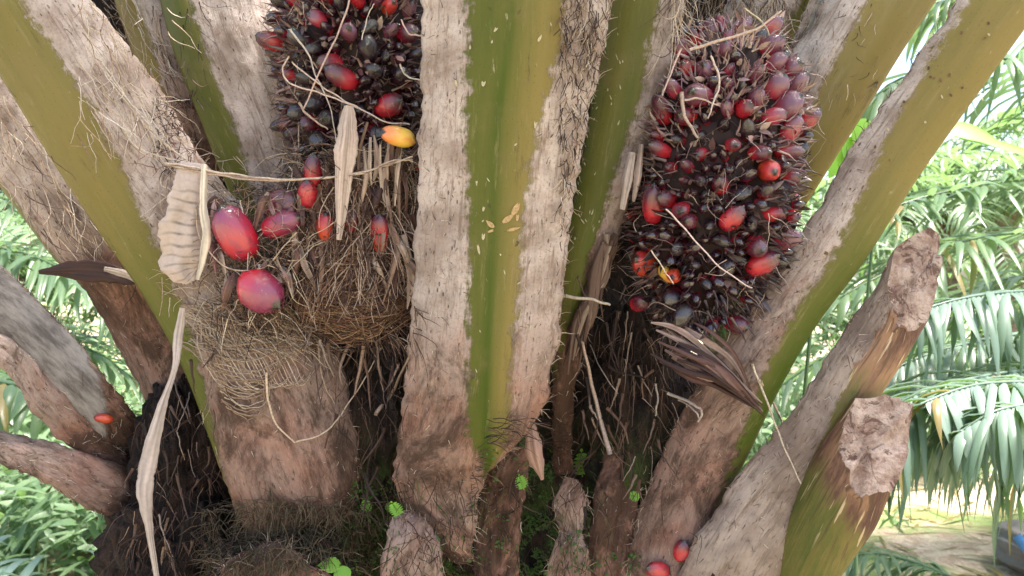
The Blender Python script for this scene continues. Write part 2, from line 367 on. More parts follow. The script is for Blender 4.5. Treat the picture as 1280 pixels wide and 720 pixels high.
def petiole(key, st, bulge=.22, back=.25, keel=0, fringeL=0, fringeR=0, hair=120, mat='petiole', grey=None, rag=1.0,
            name='leaf_base', label=None, cap=False, tilt=0, disp=1.0, nA=34):
    """st: (Lx,Ly,LY, Rx,Ry,RY, g0,g1, brown, deep) stations from the outer end (top) to the trunk"""
    seg = 22; n = seg*(len(st)-1)
    D = catmull(st, n); off = R(0, 50)
    Ls = [W(*d[0:3]) for d in D]; Rs = [W(*d[3:6]) for d in D]
    mb = MB(); v = 0; rings = []; grid = []
    for i in range(n+1):
        a = i; p, q = Ls[i], Rs[i]
        mid = (p+q)/2
        i0, i1 = max(i-2, 0), min(i+2, n)
        al = ((Ls[i1]+Rs[i1])-(Ls[i0]+Rs[i0])).normalized()
        if i: v += ((p+q)/2-(Ls[i-1]+Rs[i-1])/2).length
        ac = (q-p); w = ac.length; acn = ac.normalized()
        nn = acn.cross(al).normalized()
        if nn.dot(CAM-mid) < 0: nn = -nn
        g0, g1, brn, deep = D[i][6:10]
        ring = []; gr = []
        tot = nA+16
        for j in range(tot):
            front = j <= nA
            s = j/nA if front else 1-(j-nA)/(tot-nA)
            e = abs(2*s-1)
            if front:
                h = bulge*(1-e**2.6)+keel*max(0, 1-abs(s-(g0+g1)/2)*3.2)
            else: h = -back*(1-e**2.2)
            p0 = p+ac*s+nn*h*w
            gz = min(s-g0 if g0 > .001 else 1, g1-s if g1 < .999 else 1)*w if g1 > g0 else -.02
            gv = max(0, min(1, gz/.04+.5))
            hus = 1-smooth(.1, .9, gv)
            u = s*w+off; vv = v+off
            d = (nz(u*25, vv*9, off)*.0035+nz(u*70, vv*30, off)*.0016+nz(u*190, vv*70, 3)*.0009)*hus*disp
            d += nz(u*60, vv*1.2, off)*.0012+nz(u*9, vv*5, off)*.004
            p0 = p0+nn*d
            # ragged margins
            er = (nz(vv*22, off, s*2)*.006+nz(vv*75, off, s*2)*.004)*smooth(.8, 1, e)*hus*rag
            p0 = p0+acn*er
            if i == 0 and cap: pass
            if tilt and i < seg:
                k0 = (1-i/seg)**2
                p0 = p0-al*k0*tilt*w*(-(h-bulge*.3)) if True else p0
                p0 = p0+al*k0*(nz(s*9, off)*.018+nz(s*25, off+3)*.01)
            dpv = deep
            if keel: dpv = deep*(1-.85*smooth(.35, .95, (s-g0)/max(.01, g1-g0)))*(.86+.22*math.exp(-((s-(g0*.55+g1*.45))/.03)**2))  # facet shading of the ridge mixed into the green, deep left, olive right
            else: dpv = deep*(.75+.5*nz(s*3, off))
            gy = 0
            if grey and grey[0] < s < grey[1] and front: gy = 1
            if grey and s > grey[1]: gv = gv
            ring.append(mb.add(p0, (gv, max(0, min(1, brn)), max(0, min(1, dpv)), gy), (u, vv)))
            if front: gr.append((p0, nn, al, gv, brn, s, acn))
        rings.append(ring); grid.append(gr)
    T = len(rings[0])
    for i in range(n):
        for j in range(T):
            k2 = (j+1) % T
            mb.f.append((rings[i][j], rings[i+1][j], rings[i+1][k2], rings[i][k2]))
    mb.f.append(tuple(reversed(rings[-1])))
    if not cap: mb.f.append(tuple(rings[0]))
    o = mb.build(name, M[mat], palm, PO); note(o, PO)
    if label: o['label'] = label
    PET[key] = (o, grid)
    if cap:
        m2 = MB(); base = [mb.v[i] for i in rings[0]]
        c = sum(base, Vector())/len(base); prev = [m2.add(b.copy()) for b in base]
        axis = (Ls[0]+Rs[0]-Ls[4]-Rs[4]).normalized(); R5 = 9
        for r in range(1, R5):
            t = r/R5; cur = []
            for j, b in enumerate(base):
                p0 = b.lerp(c, t)+axis*(nz(b.x*60+t*3, b.z*60)*.006+nz(j*.6, t*6, off)*.009*math.sin(t*2.2)+.004*t)
                cur.append(m2.add(p0))
            for j in range(T):
                k2 = (j+1) % T; m2.f.append((prev[j], prev[k2], cur[k2], cur[j]))
            prev = cur
        m2.f.append(tuple(prev))
        cobj = m2.build('cut_end', M['cut'], o, PO); note(cobj, PO)
    # fibres
    fm = MB()
    def put(i, j, n_, L, spread, pal):
        for _ in range(n_):
            a = grid[i][j]; sd = -1 if a[5] < .5 else 1
            d = (a[6]*sd*R(-.1, .6)*spread+a[2]*R(-1, .5)+a[1]*R(-.1, .6))
            wisp(fm, a[0]-a[1]*.001, d, R(.3, 1)*L, R(.0004, .0009), random.choice(pal), .5, .05, 5)
    pal = TAN+BRN[:4]
    for i in range(0, n+1):
        if random.random() < fringeL: put(i, R(0, 1) < .5 and 0 or 1, 2, .022, 1, pal)
        if random.random() < fringeR: put(i, nA-(R(0, 1) < .5), 2, .022, 1, pal)
    for _ in range(int(hair*1.3)):
        i = random.randrange(n); j = random.randrange(1, nA)
        a = grid[i][j]
        if a[3] > .42: continue
        L = R(.004, .014)
        d = a[2]*R(-1, 1)+a[6]*R(-.45, .45)+a[1]*R(0, .22)
        cpal = [(.13, .08, .055), (.22, .14, .10), (.62, .53, .44), (.08, .05, .04), (.42, .30, .22)]
        wisp(fm, a[0]+a[1]*.0003, d, L, R(.0003, .0007), random.choice(cpal), .35, 0, 4)
    if fm.v: fm.build('surface_fibre', M['fibre'], o, PO)['kind'] = 'stuff'
    return o

# back ones first ----------------------------------------------------------
petiole('C', [(120, -140, 1.42, 205, -160, 1.42, .0, .38, 0, .2), (138, -20, 1.40, 214, -35, 1.40, .0, .38, 0, .2), (163, 60, 1.39, 243, 42, 1.39, 0, .40, .2, .2), (187, 145, 1.38, 262, 135, 1.38, 0, .40, .5, .1), (215, 240, 1.4, 280, 235, 1.4, 0, .2, 1, 0), (250, 360, 1.42, 300, 350, 1.42, 0, 0, 1, 0)], fringeL=.5, fringeR=.5,
        label='narrow olive brown leaf base set back between broader ones')
petiole('B', [(165, -130, 1.33, 330, -150, 1.36, 0, .30, 0, .8), (192, -30, 1.32, 346, -40, 1.34, 0, .30, 0, .8), (216, 62, 1.31, 365, 50, 1.33, 0, .30, .0, .8), (250, 150, 1.30, 374, 140, 1.33, 0, .32, .05, .8), (284, 235, 1.30, 382, 228, 1.33, 0, .32, .2, .8), (325, 330, 1.32, 405, 325, 1.34, 0, .1, .5, .5), (375, 440, 1.37, 450, 435, 1.38, 0, 0, 1, .5)], fringeR=.7, hair=260)
petiole('D', [(-200, 55, 1.33, -80, -30, 1.33, 0, .12, 0, .9), (-60, 158, 1.32, 40, 85, 1.32, 0, .12, 0, .9), (0, 235, 1.32, 95, 165, 1.32, 0, .09, .1, .9), (66, 322, 1.33, 165, 250, 1.33, 0, .05, .3, .9), (106, 365, 1.35, 215, 318, 1.35, 0, 0, 1.1, 0), (148, 432, 1.38, 240, 390, 1.38, 0, 0, .8, 0), (185, 510, 1.41, 250, 470, 1.41, 0, 0, .7, 0), (205, 560, 1.5, 260, 550, 1.5, 0, 0, 1, 0)], fringeR=.8, hair=300, disp=1.6)
petiole('E', [(-140, 330, 1.22, -90, 270, 1.24, 0, 1, .3, 0), (-60, 382, 1.24, -10, 322, 1.26, 0, 1, .2, 0), (0, 425, 1.26, 44, 372, 1.28, 0, 1, .25, 0), (50, 474, 1.28, 100, 430, 1.30, 0, 1, .35, 0), (96, 520, 1.31, 138, 480, 1.32, 0, .8, .9, 0), (135, 566, 1.36, 176, 526, 1.38, 0, 0, 1, 0), (175, 620, 1.5, 215, 570, 1.5, 0, 0, 1, 0)], fringeR=.6, fringeL=.8, hair=300, disp=2.4, grey=(-1, 2), bulge=.14,
        label='grey weathered leaf base at lower left')
petiole('E2', [(-140, 375, 1.22, -110, 330, 1.23, 0, 0, .3, 0), (-60, 430, 1.23, -38, 396, 1.24, 0, 0, .3, 0), (0, 462, 1.25, 20, 424, 1.27, 0, 0, .4, 0), (42, 514, 1.28, 70, 478, 1.29, 0, 0, .5, 0), (84, 556, 1.31, 112, 524, 1.32, 0, 0, .8, 0), (135, 600, 1.37, 160, 570, 1.38, 0, 0, 1, 0), (175, 650, 1.5, 215, 620, 1.5, 0, 0, 1, 0)], fringeR=.7, hair=200, disp=2.0, bulge=.2)
petiole('F', [(-160, 545, 1.22, -140, 470, 1.25, 0, 0, .2, 0), (-60, 568, 1.24, -40, 520, 1.27, 0, 0, .3, 0), (0, 582, 1.26, 10, 540, 1.28, 0, 0, .45, 0), (60, 608, 1.28, 78, 558, 1.30, 0, 0, .6, 0), (122, 641, 1.30, 142, 578, 1.33, 0, 0, .75, 0), (168, 650, 1.36, 178, 606, 1.38, 0, 0, .8, 0), (215, 665, 1.5, 225, 620, 1.5, 0, 0, 1, 0)], fringeL=.3, hair=260, disp=1.7)
petiole('I', [(930, -170, 1.45, 1075, -110, 1.45, .7, 1, 0, .9), (915, -60, 1.43, 1055, -20, 1.43, .68, 1, 0, .9), (905, 10, 1.42, 1018, 42, 1.42, .66, 1, 0, .9), (890, 70, 1.42, 980, 100, 1.42, .66, 1, .2, .9), (870, 160, 1.45, 930, 190, 1.45, .8, 1, .6, .9)], fringeL=.9, hair=250)
petiole('J', [(1125, -165, 1.33, 1250, -110, 1.29, .36, 1, 0, .1), (1078, -85, 1.32, 1192, -30, 1.28, .36, 1, 0, .1), (1034, -8, 1.31, 1136, 52, 1.27, .42, 1, 0, .1), (988, 70, 1.31, 1086, 132, 1.27, .46, 1, 0, .1), (962, 135, 1.32, 1038, 208, 1.28, .5, 1, 0, .1), (936, 215, 1.34, 992, 280, 1.30, .55, 1, .2, .2), (915, 300, 1.38, 950, 345, 1.36, .5, 1, .5, .3)], fringeL=.5, hair=180)
petiole('J2', [(1090, -190, 1.36, 1150, -150, 1.36, .2, .999, 0, 1), (1033, -60, 1.345, 1105, -25, 1.34, .18, .999, 0, 1), (1000, 30, 1.34, 1062, 65, 1.335, .18, .999, 0, 1), (980, 84, 1.34, 1030, 130, 1.335, .18, .999, 0, 1), (965, 150, 1.36, 1000, 190, 1.35, .2, .999, .2, 1)], grey=(.16, .95), fringeL=.6, hair=80, bulge=-.12, back=.3,
        label='grey blue inner face of a leaf stalk behind the right bunch')
petiole('K', [(1345, -175, 1.14, 1455, -190, 1.12, .08, 1, 0, .1), (1278, -95, 1.15, 1375, -95, 1.12, .10, 1, 0, .1), (1210, -18, 1.16, 1287, 28, 1.13, .12, 1, 0, .12), (1140, 82, 1.17, 1222, 118, 1.14, .2, 1, 0, .15), (1068, 182, 1.18, 1148, 222, 1.15, .36, 1, 0, .2), (1004, 285, 1.19, 1078, 330, 1.16, .56, 1, .12, .75), (948, 360, 1.20, 1020, 408, 1.17, .64, 1, .35, .95), (888, 455, 1.22, 973, 490, 1.19, .72, 1, .55, 1), (838, 545, 1.26, 936, 568, 1.22, .84, 1, .75, 1), (800, 640, 1.28, 902, 640, 1.26, .95, 1, .7, 1), (778, 730, 1.30, 880, 740, 1.28, 1, .9, .65, 0), (770, 860, 1.34, 870, 870, 1.34, 1, .9, 1, 0)], fringeL=.5, hair=520, rag=.9, nA=40)
petiole('H', [(778, -170, 1.16, 895, -165, 1.16, .0, .68, 0, .75), (764, -40, 1.17, 866, -35, 1.17, .0, .66, 0, .75), (750, 60, 1.175, 844, 62, 1.17, 0, .66, 0, .8), (735, 150, 1.18, 822, 152, 1.18, 0, .64, .1, .9), (716, 250, 1.19, 786, 252, 1.19, 0, .60, .3, 1), (699, 320, 1.20, 768, 325, 1.21, 0, .5, .8, 1), (694, 390, 1.23, 742, 395, 1.24, 0, .5, 1, 1), (690, 480, 1.30, 720, 480, 1.30, 0, 0, 1.2, 1), (690, 590, 1.42, 715, 590, 1.42, 0, 0, 1.2, 1)], fringeR=.5, fringeL=.3, hair=240)
petiole('A', [(-165, -130, 1.12, -20, -225, 1.15, 0, .5, 0, .42), (-78, -18, 1.13, 48, -105, 1.16, 0, .52, 0, .42), (0, 96, 1.14, 124, 12, 1.17, 0, .52, 0, .42), (62, 196, 1.15, 190, 96, 1.18, 0, .50, 0, .3), (120, 285, 1.16, 248, 190, 1.20, 0, .40, .02, .35), (182, 375, 1.18, 325, 288, 1.22, 0, .26, .15, .8), (230, 465, 1.20, 408, 398, 1.24, 0, .13, .5, 1), (262, 550, 1.22, 440, 505, 1.25, 0, .05, .65, .9), (292, 630, 1.24, 448, 600, 1.26, 0, 0, .8, .5), (330, 720, 1.32, 440, 690, 1.33, 0, 0, 1, .5)], fringeL=.08, fringeR=.5, hair=620, nA=44)
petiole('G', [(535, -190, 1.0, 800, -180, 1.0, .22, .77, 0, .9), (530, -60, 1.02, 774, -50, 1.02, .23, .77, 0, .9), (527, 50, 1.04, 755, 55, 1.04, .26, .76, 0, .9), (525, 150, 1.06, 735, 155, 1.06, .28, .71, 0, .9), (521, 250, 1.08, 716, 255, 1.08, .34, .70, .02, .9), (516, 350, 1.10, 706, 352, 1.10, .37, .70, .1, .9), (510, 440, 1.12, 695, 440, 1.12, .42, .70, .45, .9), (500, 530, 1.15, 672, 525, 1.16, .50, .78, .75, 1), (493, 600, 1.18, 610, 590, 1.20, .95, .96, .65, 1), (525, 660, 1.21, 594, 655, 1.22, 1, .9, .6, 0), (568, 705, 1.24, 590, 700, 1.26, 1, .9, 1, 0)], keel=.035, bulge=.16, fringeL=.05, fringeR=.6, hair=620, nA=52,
        label='centre leaf base, green ridge between two fuzzy tan margins')
petiole('M', [(1112, 324, 1.16, 1152, 414, 1.14, .40, 1, 1, 0), (1075, 385, 1.17, 1132, 448, 1.15, .40, 1, .95, 0), (1032, 448, 1.18, 1096, 502, 1.16, .42, 1, .6, 0), (980, 528, 1.19, 1052, 572, 1.18, .55, 1, .4, 0), (915, 605, 1.21, 1014, 640, 1.20, .85, 1, .4, 0), (850, 712, 1.24, 988, 735, 1.23, 1, .9, .3, 0), (820, 840, 1.32, 950, 860, 1.31, 1, .9, .3, 0)], mat='stump', cap=True, tilt=2.1, back=.34, bulge=.24, fringeL=.25, hair=420, nA=36,
        label='tall sawn leaf base with ragged pale cut top', name='leaf_stump')
petiole('N', [(1062, 510, 1.13, 1106, 628, 1.09, 0, 1, 1, 0), (1026, 556, 1.15, 1094, 660, 1.11, 0, 1, .6, 0), (990, 620, 1.19, 1062, 706, 1.14, 0, 1, .2, 0), (960, 690, 1.24, 1022, 762, 1.18, 0, 1, .0, 0), (930, 790, 1.3, 970, 840, 1.24, 0, 1, 0, 0)], mat='stump', cap=True, tilt=1.05, back=.42, bulge=.28, hair=40,
        label='thick short green leaf stump with rough pale cut face', name='leaf_stump')
petiole('O', [(503, 640, 1.17, 520, 640, 1.17, 0, 0, .7, 0), (488, 652, 1.16, 536, 655, 1.16, 0, 0, .6, 0), (480, 680, 1.15, 552, 684, 1.15, 0, 0, .5, 0), (470, 740, 1.17, 558, 745, 1.17, 0, 0, .6, 0), (460, 830, 1.22, 570, 830, 1.22, 0, 0, .6, 0)], bulge=.2, hair=120, name='leaf_stump', label='rounded tan stump at the bottom middle', disp=3, fringeL=.15, fringeR=.15)
petiole('P', [(706, 596, 1.28, 722, 600, 1.28, 0, 0, .9, 0), (690, 628, 1.27, 736, 626, 1.27, 0, 0, .6, 0), (700, 662, 1.27, 728, 664, 1.27, 0, 0, .5, 0), (686, 700, 1.27, 738, 700, 1.27, 0, 0, .6, 0), (680, 800, 1.3, 742, 800, 1.3, 0, 0, .9, 0)], bulge=.14, hair=120, name='leaf_stump', label='narrow tan stump beside the fern', disp=4, fringeL=.15, fringeR=.15)
petiole('Q', [(282, 706, 1.17, 330, 676, 1.18, 0, 0, 1.1, 0), (270, 742, 1.16, 372, 690, 1.17, 0, 0, .9, 0), (262, 800, 1.17, 420, 740, 1.18, 0, 0, 1, 0), (262, 880, 1.25, 440, 860, 1.25, 0, 0, 1, 0)], bulge=.12, hair=160, name='leaf_stump', disp=4, fringeL=.6, fringeR=.6, label='frayed brown stump at the bottom left of centre')
petiole('R', [(622, 560, 1.25, 655, 556, 1.25, 0, 0, 1.2, 0), (606, 592, 1.25, 660, 600, 1.25, 0, 0, 1.1, 0), (596, 660, 1.27, 650, 665, 1.27, 0, 0, 1.2, 0), (590, 740, 1.3, 650, 745, 1.3, 0, 0, 1.2, 0)], bulge=.12, hair=60, name='leaf_base', disp=5, fringeL=.15, fringeR=.15)
petiole('S', [(758, 560, 1.31, 800, 556, 1.31, 0, 0, 1.3, 0), (742, 620, 1.29, 800, 612, 1.29, 0, 0, 1.1, 0), (734, 690, 1.29, 790, 700, 1.29, 0, 0, 1.1, 0), (730, 790, 1.3, 790, 800, 1.3, 0, 0, 1.2, 0)], bulge=.12, hair=60, name='leaf_base', disp=5, fringeL=.15, fringeR=.15)
T1 = bvh()
def hit(px, py, tree=None):
    h = (tree or T1).ray_cast(CAM, ray(px, py))
    return (h[0], h[1]) if h[0] is not None else (None, None)
def onsurf(px, py, lift=.01, default=1.3):
    h, n = hit(px, py)
    if h is None: return W(px, py, default)
    return h-ray(px, py)*lift
def sdepth(px, py, lift=.01, default=1.3): return onsurf(px, py, lift, default).y

def leafblade(mb, base, d, up, L, w, col=(.6, 0, 0, 1), seg=7, fold=.15, droop=.3):
    side = d.cross(up).normalized(); pts = []; dd = d.normalized(); p = base.copy(); prev = None
    for i in range(seg+1):
        t = i/seg; ww = w*math.sin(math.pi*min(1, .06+t*.94)**.8)*.5+.0002
        row = [mb.add(p-side*ww+up*fold*ww, col), mb.add(p, col), mb.add(p+side*ww+up*fold*ww, col)]
        if prev: mb.f.append((prev[0], prev[1], row[1], row[0])); mb.f.append((prev[1], prev[2], row[2], row[1]))
        prev = row; dd = (dd+Vector((0, 0, -droop/seg))).normalized(); p = p+dd*L/seg

def frond_mesh(pts, nl, Lf, wf, mat, sd, droop=1.0, name='frond', sag=.0, end=.35, seg=6):
    """pts: local world points of the rachis. returns MB"""
    rnd = random.Random(sd); mb = MB()
    C = [Vector(p) for p in catmull([tuple(p) for p in pts], 40)]
    tube(mb, C, .016*wf/.045, .003, (.9, .3, 0), 5)
    for i in range(nl):
        t = (i+.5)/nl
        a = min(39, int(t*40)); p = C[a].lerp(C[a+1], t*40-a); al = (C[a+1]-C[a]).normalized()
        sd_ = al.cross(Vector((0, 0, 1)))
        if sd_.length < .1: sd_ = Vector((1, 0, 0))
        sd_.normalize(); up = sd_.cross(al)
        for s in (-1, 1):
            if rnd.random() < .06: continue
            d = (sd_*s*rnd.uniform(.6, 1)+al*rnd.uniform(.4, .9)+up*rnd.uniform(-.35, .45)).normalized()
            L = Lf*(math.sin(math.pi*(t*.75+.2))*.8+.2)*rnd.uniform(.75, 1.1)*(1 if t < .9 else .75)
            w = wf*rnd.uniform(.7, 1.1); cv = rnd.random(); dry = 1 if rnd.random() < .03 else rnd.uniform(0, .2)
            drift = Vector((rnd.uniform(-1, 1), rnd.uniform(-1, 1), 0))*.10
            q = p.copy(); prev = None; dr = droop*rnd.uniform(.7, 1.3)
            for j in range(seg+1):
                u = j/seg; ww = w*.5*(1-u**2.2)**.8*(.55+.45*min(1, u*5))+.0006
                sx = d.cross(Vector((.12, .2, 1))).normalized()
                if sx.length < .5: sx = Vector((1, 0, 0))
                nr = sx.cross(d)
                row = [mb.add(q-sx*ww-nr*ww*.45, (cv, dry, 0, 1)), mb.add(q, (min(1, cv+.25), dry, 0, 1)), mb.add(q+sx*ww-nr*ww*.45, (cv, dry, 0, 1))]
                if prev: mb.f.append((prev[0], prev[1], row[1], row[0])); mb.f.append((prev[1], prev[2], row[2], row[1]))
                prev = row
                d = (d+Vector((0, 0, -dr*2.0/seg*(.3+u)))+drift).normalized(); q = q+d*L/seg
    return mb
def parab(az, el, L, drp, n=6):
    """local rachis"""
    P = []; p = Vector((0, 0, 0)); e = el
    for i in range(n+1):
        P.append(p.copy()); p = p+Vector((math.cos(az)*math.cos(e), math.sin(az)*math.cos(e), math.sin(e)))*L/n; e -= drp/n
    return P

NCAN = 12
# ---------------------------------------------------------------- fruit
def fruit_mesh(name, seed, mat, fat=1.0):
    rnd = random.Random(seed); mb = MB(); NR, NS = 12, 14; rings = []
    ang = [rnd.uniform(.72, 1.12) for _ in range(5)]
    for i in range(NR+1):
        t = i/NR
        r = .5*max(0, 1-abs(2*min(1, t*.96+.03)**.92-1)**2.5)**.62
        r = max(r, .03)*fat
        if t > .93: r = lerp(r, .035, (t-.93)/.07)
        z = (t-.35)*1.45
        ring = []
        for j in range(NS):
            th = 2*math.pi*j/NS
            kf = lerp(ang[int(j/NS*5) % 5], ang[(int(j/NS*5)+1) % 5], j/NS*5 % 1)
            ring.append(mb.add(Vector((math.cos(th)*r*kf, math.sin(th)*r*kf, z+nz(th, t*3, seed)*.12)), (t, 0, 0, 1)))
        rings.append(ring)
    for i in range(NR):
        for j in range(NS):
            k2 = (j+1) % NS; mb.f.append((rings[i][j], rings[i][k2], rings[i+1][k2], rings[i+1][j]))
    c = mb.add(Vector((0, 0, 1.02)), (1, 0, 0, 1))
    for j in range(NS): mb.f.append((rings[-1][j], rings[-1][(j+1) % NS], c))
    mb.f.append(tuple(reversed(rings[0])))
    me_o = mb.build(name, mat); me = me_o.data; bpy.data.objects.remove(me_o); return me
FM = {}
for i, kk in enumerate(['fr_loose', 'fr_mid', 'fr_dark', 'fr_red', 'fr_orange', 'fr_yellow', 'fr_mauve']):
    FM[kk] = [fruit_mesh('fruit', i*10+q, M[kk], [1, .85, 1.12][q]) for q in range(3)]
def fruit(pos, axis, size, kk, parent=None, origin=PO, name='fruit'):
    o = bpy.data.objects.new(name, random.choice(FM[kk])); COL.objects.link(o)
    if parent: o.parent = parent; o.location = pos-origin
    else: o.location = pos
    o.rotation_mode = 'QUATERNION'
    q = axis.to_track_quat('Z', 'Y'); o.rotation_quaternion = q @ Matrix.Rotation(R(0, 6.28), 3, 'Z').to_quaternion()
    o.scale = (size*R(.9, 1.1), size*R(.9, 1.1), size)
    return o

def bunch(cpx, cpy, Y, ax, az, ay, tiltdeg, outline, keys, n, palette, topcol, label):
    c = W(cpx, cpy, Y); rot = Matrix.Rotation(math.radians(tiltdeg), 3, 'Y'); inv = rot.inverted()
    mb = MB(); NU, NV = 64, 56; rings = []
    for i in range(NV+1):
        ph = math.pi*i/NV
        ring = []
        for j in range(NU):
            th = 2*math.pi*j/NU
            d = Vector((math.sin(ph)*math.cos(th), math.sin(ph)*math.sin(th), math.cos(ph)))
            q = Vector((d.x*ax, d.y*ay, d.z*az))*.86
            k = 1+nz(d.x*4, d.y*4, d.z*4+cpx)*.16+nz(d.x*16, d.y*16, d.z*16)*.12
            ring.append(mb.add(c+rot@(q*k), (.022, .010, .011, 1)))
        rings.append(ring)
    for i in range(NV):
        for j in range(NU):
            k2 = (j+1) % NU; mb.f.append((rings[i][j], rings[i+1][j], rings[i+1][k2], rings[i][k2]))
    body = mb.build('fruit_bunch', M['fibre'], palm, PO); note(body, PO); body['label'] = label
    def surf(px, py):
        # ray against the ellipsoid
        o_ = inv@(CAM-c); d_ = inv@ray(px, py)
        s = Vector((1/ax, 1/ay, 1/az)); o2 = Vector((o_.x*s.x, o_.y*s.y, o_.z*s.z)); d2 = Vector((d_.x*s.x, d_.y*s.y, d_.z*s.z))
        A = d2.dot(d2); B = o2.dot(d2); C = o2.dot(o2)-1; disc = B*B-A*C
        if disc < 0: return None
        t = (-B-math.sqrt(disc))/A; P = o_+d_*t
        nn = Vector((P.x/ax**2, P.y/ay**2, P.z/az**2)).normalized()
        return c+rot@P, rot@nn
    def px_of(p): return (640+p.x/p.y*F, 360-(p.z-CAMZ)/p.y*F)
    lum = lambda d: 1+nz(d.x*2.6+cpx, d.y*2.6, d.z*2.6)*.20+nz(d.x*6, d.y*6+cpx, d.z*6)*.10
    placed = []
    for (px, py, kk, sz, *dirn) in keys:
        h = surf(px, py)
        if h is None:
            h = (W(px, py, Y-.02), Vector((0, -1, .2)))
        p, nn = h
        a = nn+Vector((R(-.3, .3), 0, R(-.3, .3)))
        if dirn: a = Vector((dirn[0], -.45, dirn[1]))
        s = sz/F*p.y
        fruit(p-nn*.006, a.normalized(), s*.80, kk, body); placed.append((px, py, sz))
    tries = 0; cnt = len(keys)
    while cnt < n and tries < 9000:
        tries += 1
        th = R(0, 6.28); z = R(-1, 1); rr = math.sqrt(1-z*z)
        d = Vector((rr*math.cos(th), rr*math.sin(th), z))
        if d.y > .35: continue
        P = c+rot@(Vector((d.x*ax, d.y*ay, d.z*az))*lum(d)); px, py = px_of(P)
        sz = R(20, 33)
        if cpx > 800 and py > 285 and random.random() < .75: continue
        if any((px-a)**2+(py-b)**2 < ((sz+e)*.36)**2 for a, b, e in placed): continue
        placed.append((px, py, sz)); cnt += 1
        nn = (rot@Vector((d.x/ax, d.y/ay, d.z/az))).normalized()
        kk = palette(px, py)
        fruit(P-nn*.011, (nn+Vector((R(-.45, .45), R(-.2, .2), R(-.3, .5)))).normalized(), sz/F*P.y*.82, kk, body)
    # the small fruit wedged between the big ones
    em = MB(); k2_ = 0; tries = 0
    while k2_ < 150 and tries < 9000:
        tries += 1
        th = R(0, 6.28); z = R(-1, 1); rr = math.sqrt(1-z*z)
        d = Vector((rr*math.cos(th), rr*math.sin(th), z))
        if d.y > .35: continue
        P = c+rot@(Vector((d.x*ax, d.y*ay, d.z*az))*lum(d)); px, py = px_of(P); sz = R(13, 22)
        if any((px-a)**2+(py-b)**2 < ((sz+e)*.36)**2 for a, b, e in placed): continue
        placed.append((px, py, sz)); k2_ += 1
        nn = (rot@Vector((d.x/ax, d.y/ay, d.z/az))).normalized()
        me = random.choice(FM['fr_dark']); q = (nn+Vector((R(-.5, .5), R(-.2, .2), R(-.3, .5)))).normalized().to_track_quat('Z', 'Y'); b0 = len(em.v); sc = sz/F*P.y*.85
        for v in me.vertices: em.add(P-nn*.008+q@(v.co*sc), (min(1, max(0, (v.co.z/1.45+.35))), 0, 0, 1))
        for pl in me.polygons: em.f.append(tuple(i+b0 for i in pl.vertices))
    eo = em.build('small_fruit', M['fr_mid'], body, PO); eo['kind'] = 'stuff'
    # spikelet tips, and bract flakes whose pale tones imitate glints
    sm = MB()
    for _ in range(2600):
        th = R(0, 6.28); z = R(-1, 1); rr = math.sqrt(1-z*z)
        d = Vector((rr*math.cos(th), rr*math.sin(th), z))
        if d.y > .3: continue
        P = c+rot@(Vector((d.x*ax, d.y*ay, d.z*az))*R(.9, 1.0)*lum(d)); px, py = px_of(P)
        nn = (rot@Vector((d.x/ax, d.y/ay, d.z/az))).normalized()
        dr = nn+Vector((R(-.8, .8), R(-.3, .3), R(-.8, .8)))
        col = topcol(px, py)
        L = R(.010, .028); r = R(.001, .0032)
        pts = [P-nn*.008, P+dr.normalized()*L*.5, P+dr.normalized()*L+Vector((R(-.004, .004), 0, R(-.004, .004)))]
        tube(sm, pts, r, r*.15, col, 5)
    for _ in range(420):
        th = R(0, 6.28); z = R(-1, 1); rr = math.sqrt(1-z*z)
        d = Vector((rr*math.cos(th), rr*math.sin(th), z))
        if d.y > .2: continue
        P = c+rot@(Vector((d.x*ax, d.y*ay, d.z*az))*R(.98, 1.08)*lum(d)); px, py = px_of(P)
        wisp(sm, P, Vector((R(-1, 1), R(-.4, .2), R(-1, 1))), R(.02, .06), R(.0004, .0009), random.choice([(.25, .16, .13), (.5, .38, .32), (.10, .055, .05), (.35, .22, .18)]), .9, .05, 7)
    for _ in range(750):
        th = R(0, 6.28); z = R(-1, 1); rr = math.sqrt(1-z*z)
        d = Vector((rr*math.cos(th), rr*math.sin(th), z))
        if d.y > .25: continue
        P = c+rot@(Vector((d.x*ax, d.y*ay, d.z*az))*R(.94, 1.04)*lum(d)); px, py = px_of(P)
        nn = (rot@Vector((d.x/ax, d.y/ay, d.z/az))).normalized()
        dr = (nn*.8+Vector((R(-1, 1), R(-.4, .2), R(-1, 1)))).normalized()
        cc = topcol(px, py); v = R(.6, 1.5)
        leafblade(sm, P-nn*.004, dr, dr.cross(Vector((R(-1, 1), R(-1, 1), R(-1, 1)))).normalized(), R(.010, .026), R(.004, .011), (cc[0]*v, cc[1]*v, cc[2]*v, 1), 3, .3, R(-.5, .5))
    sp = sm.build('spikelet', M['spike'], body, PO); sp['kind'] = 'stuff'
    return body, surf

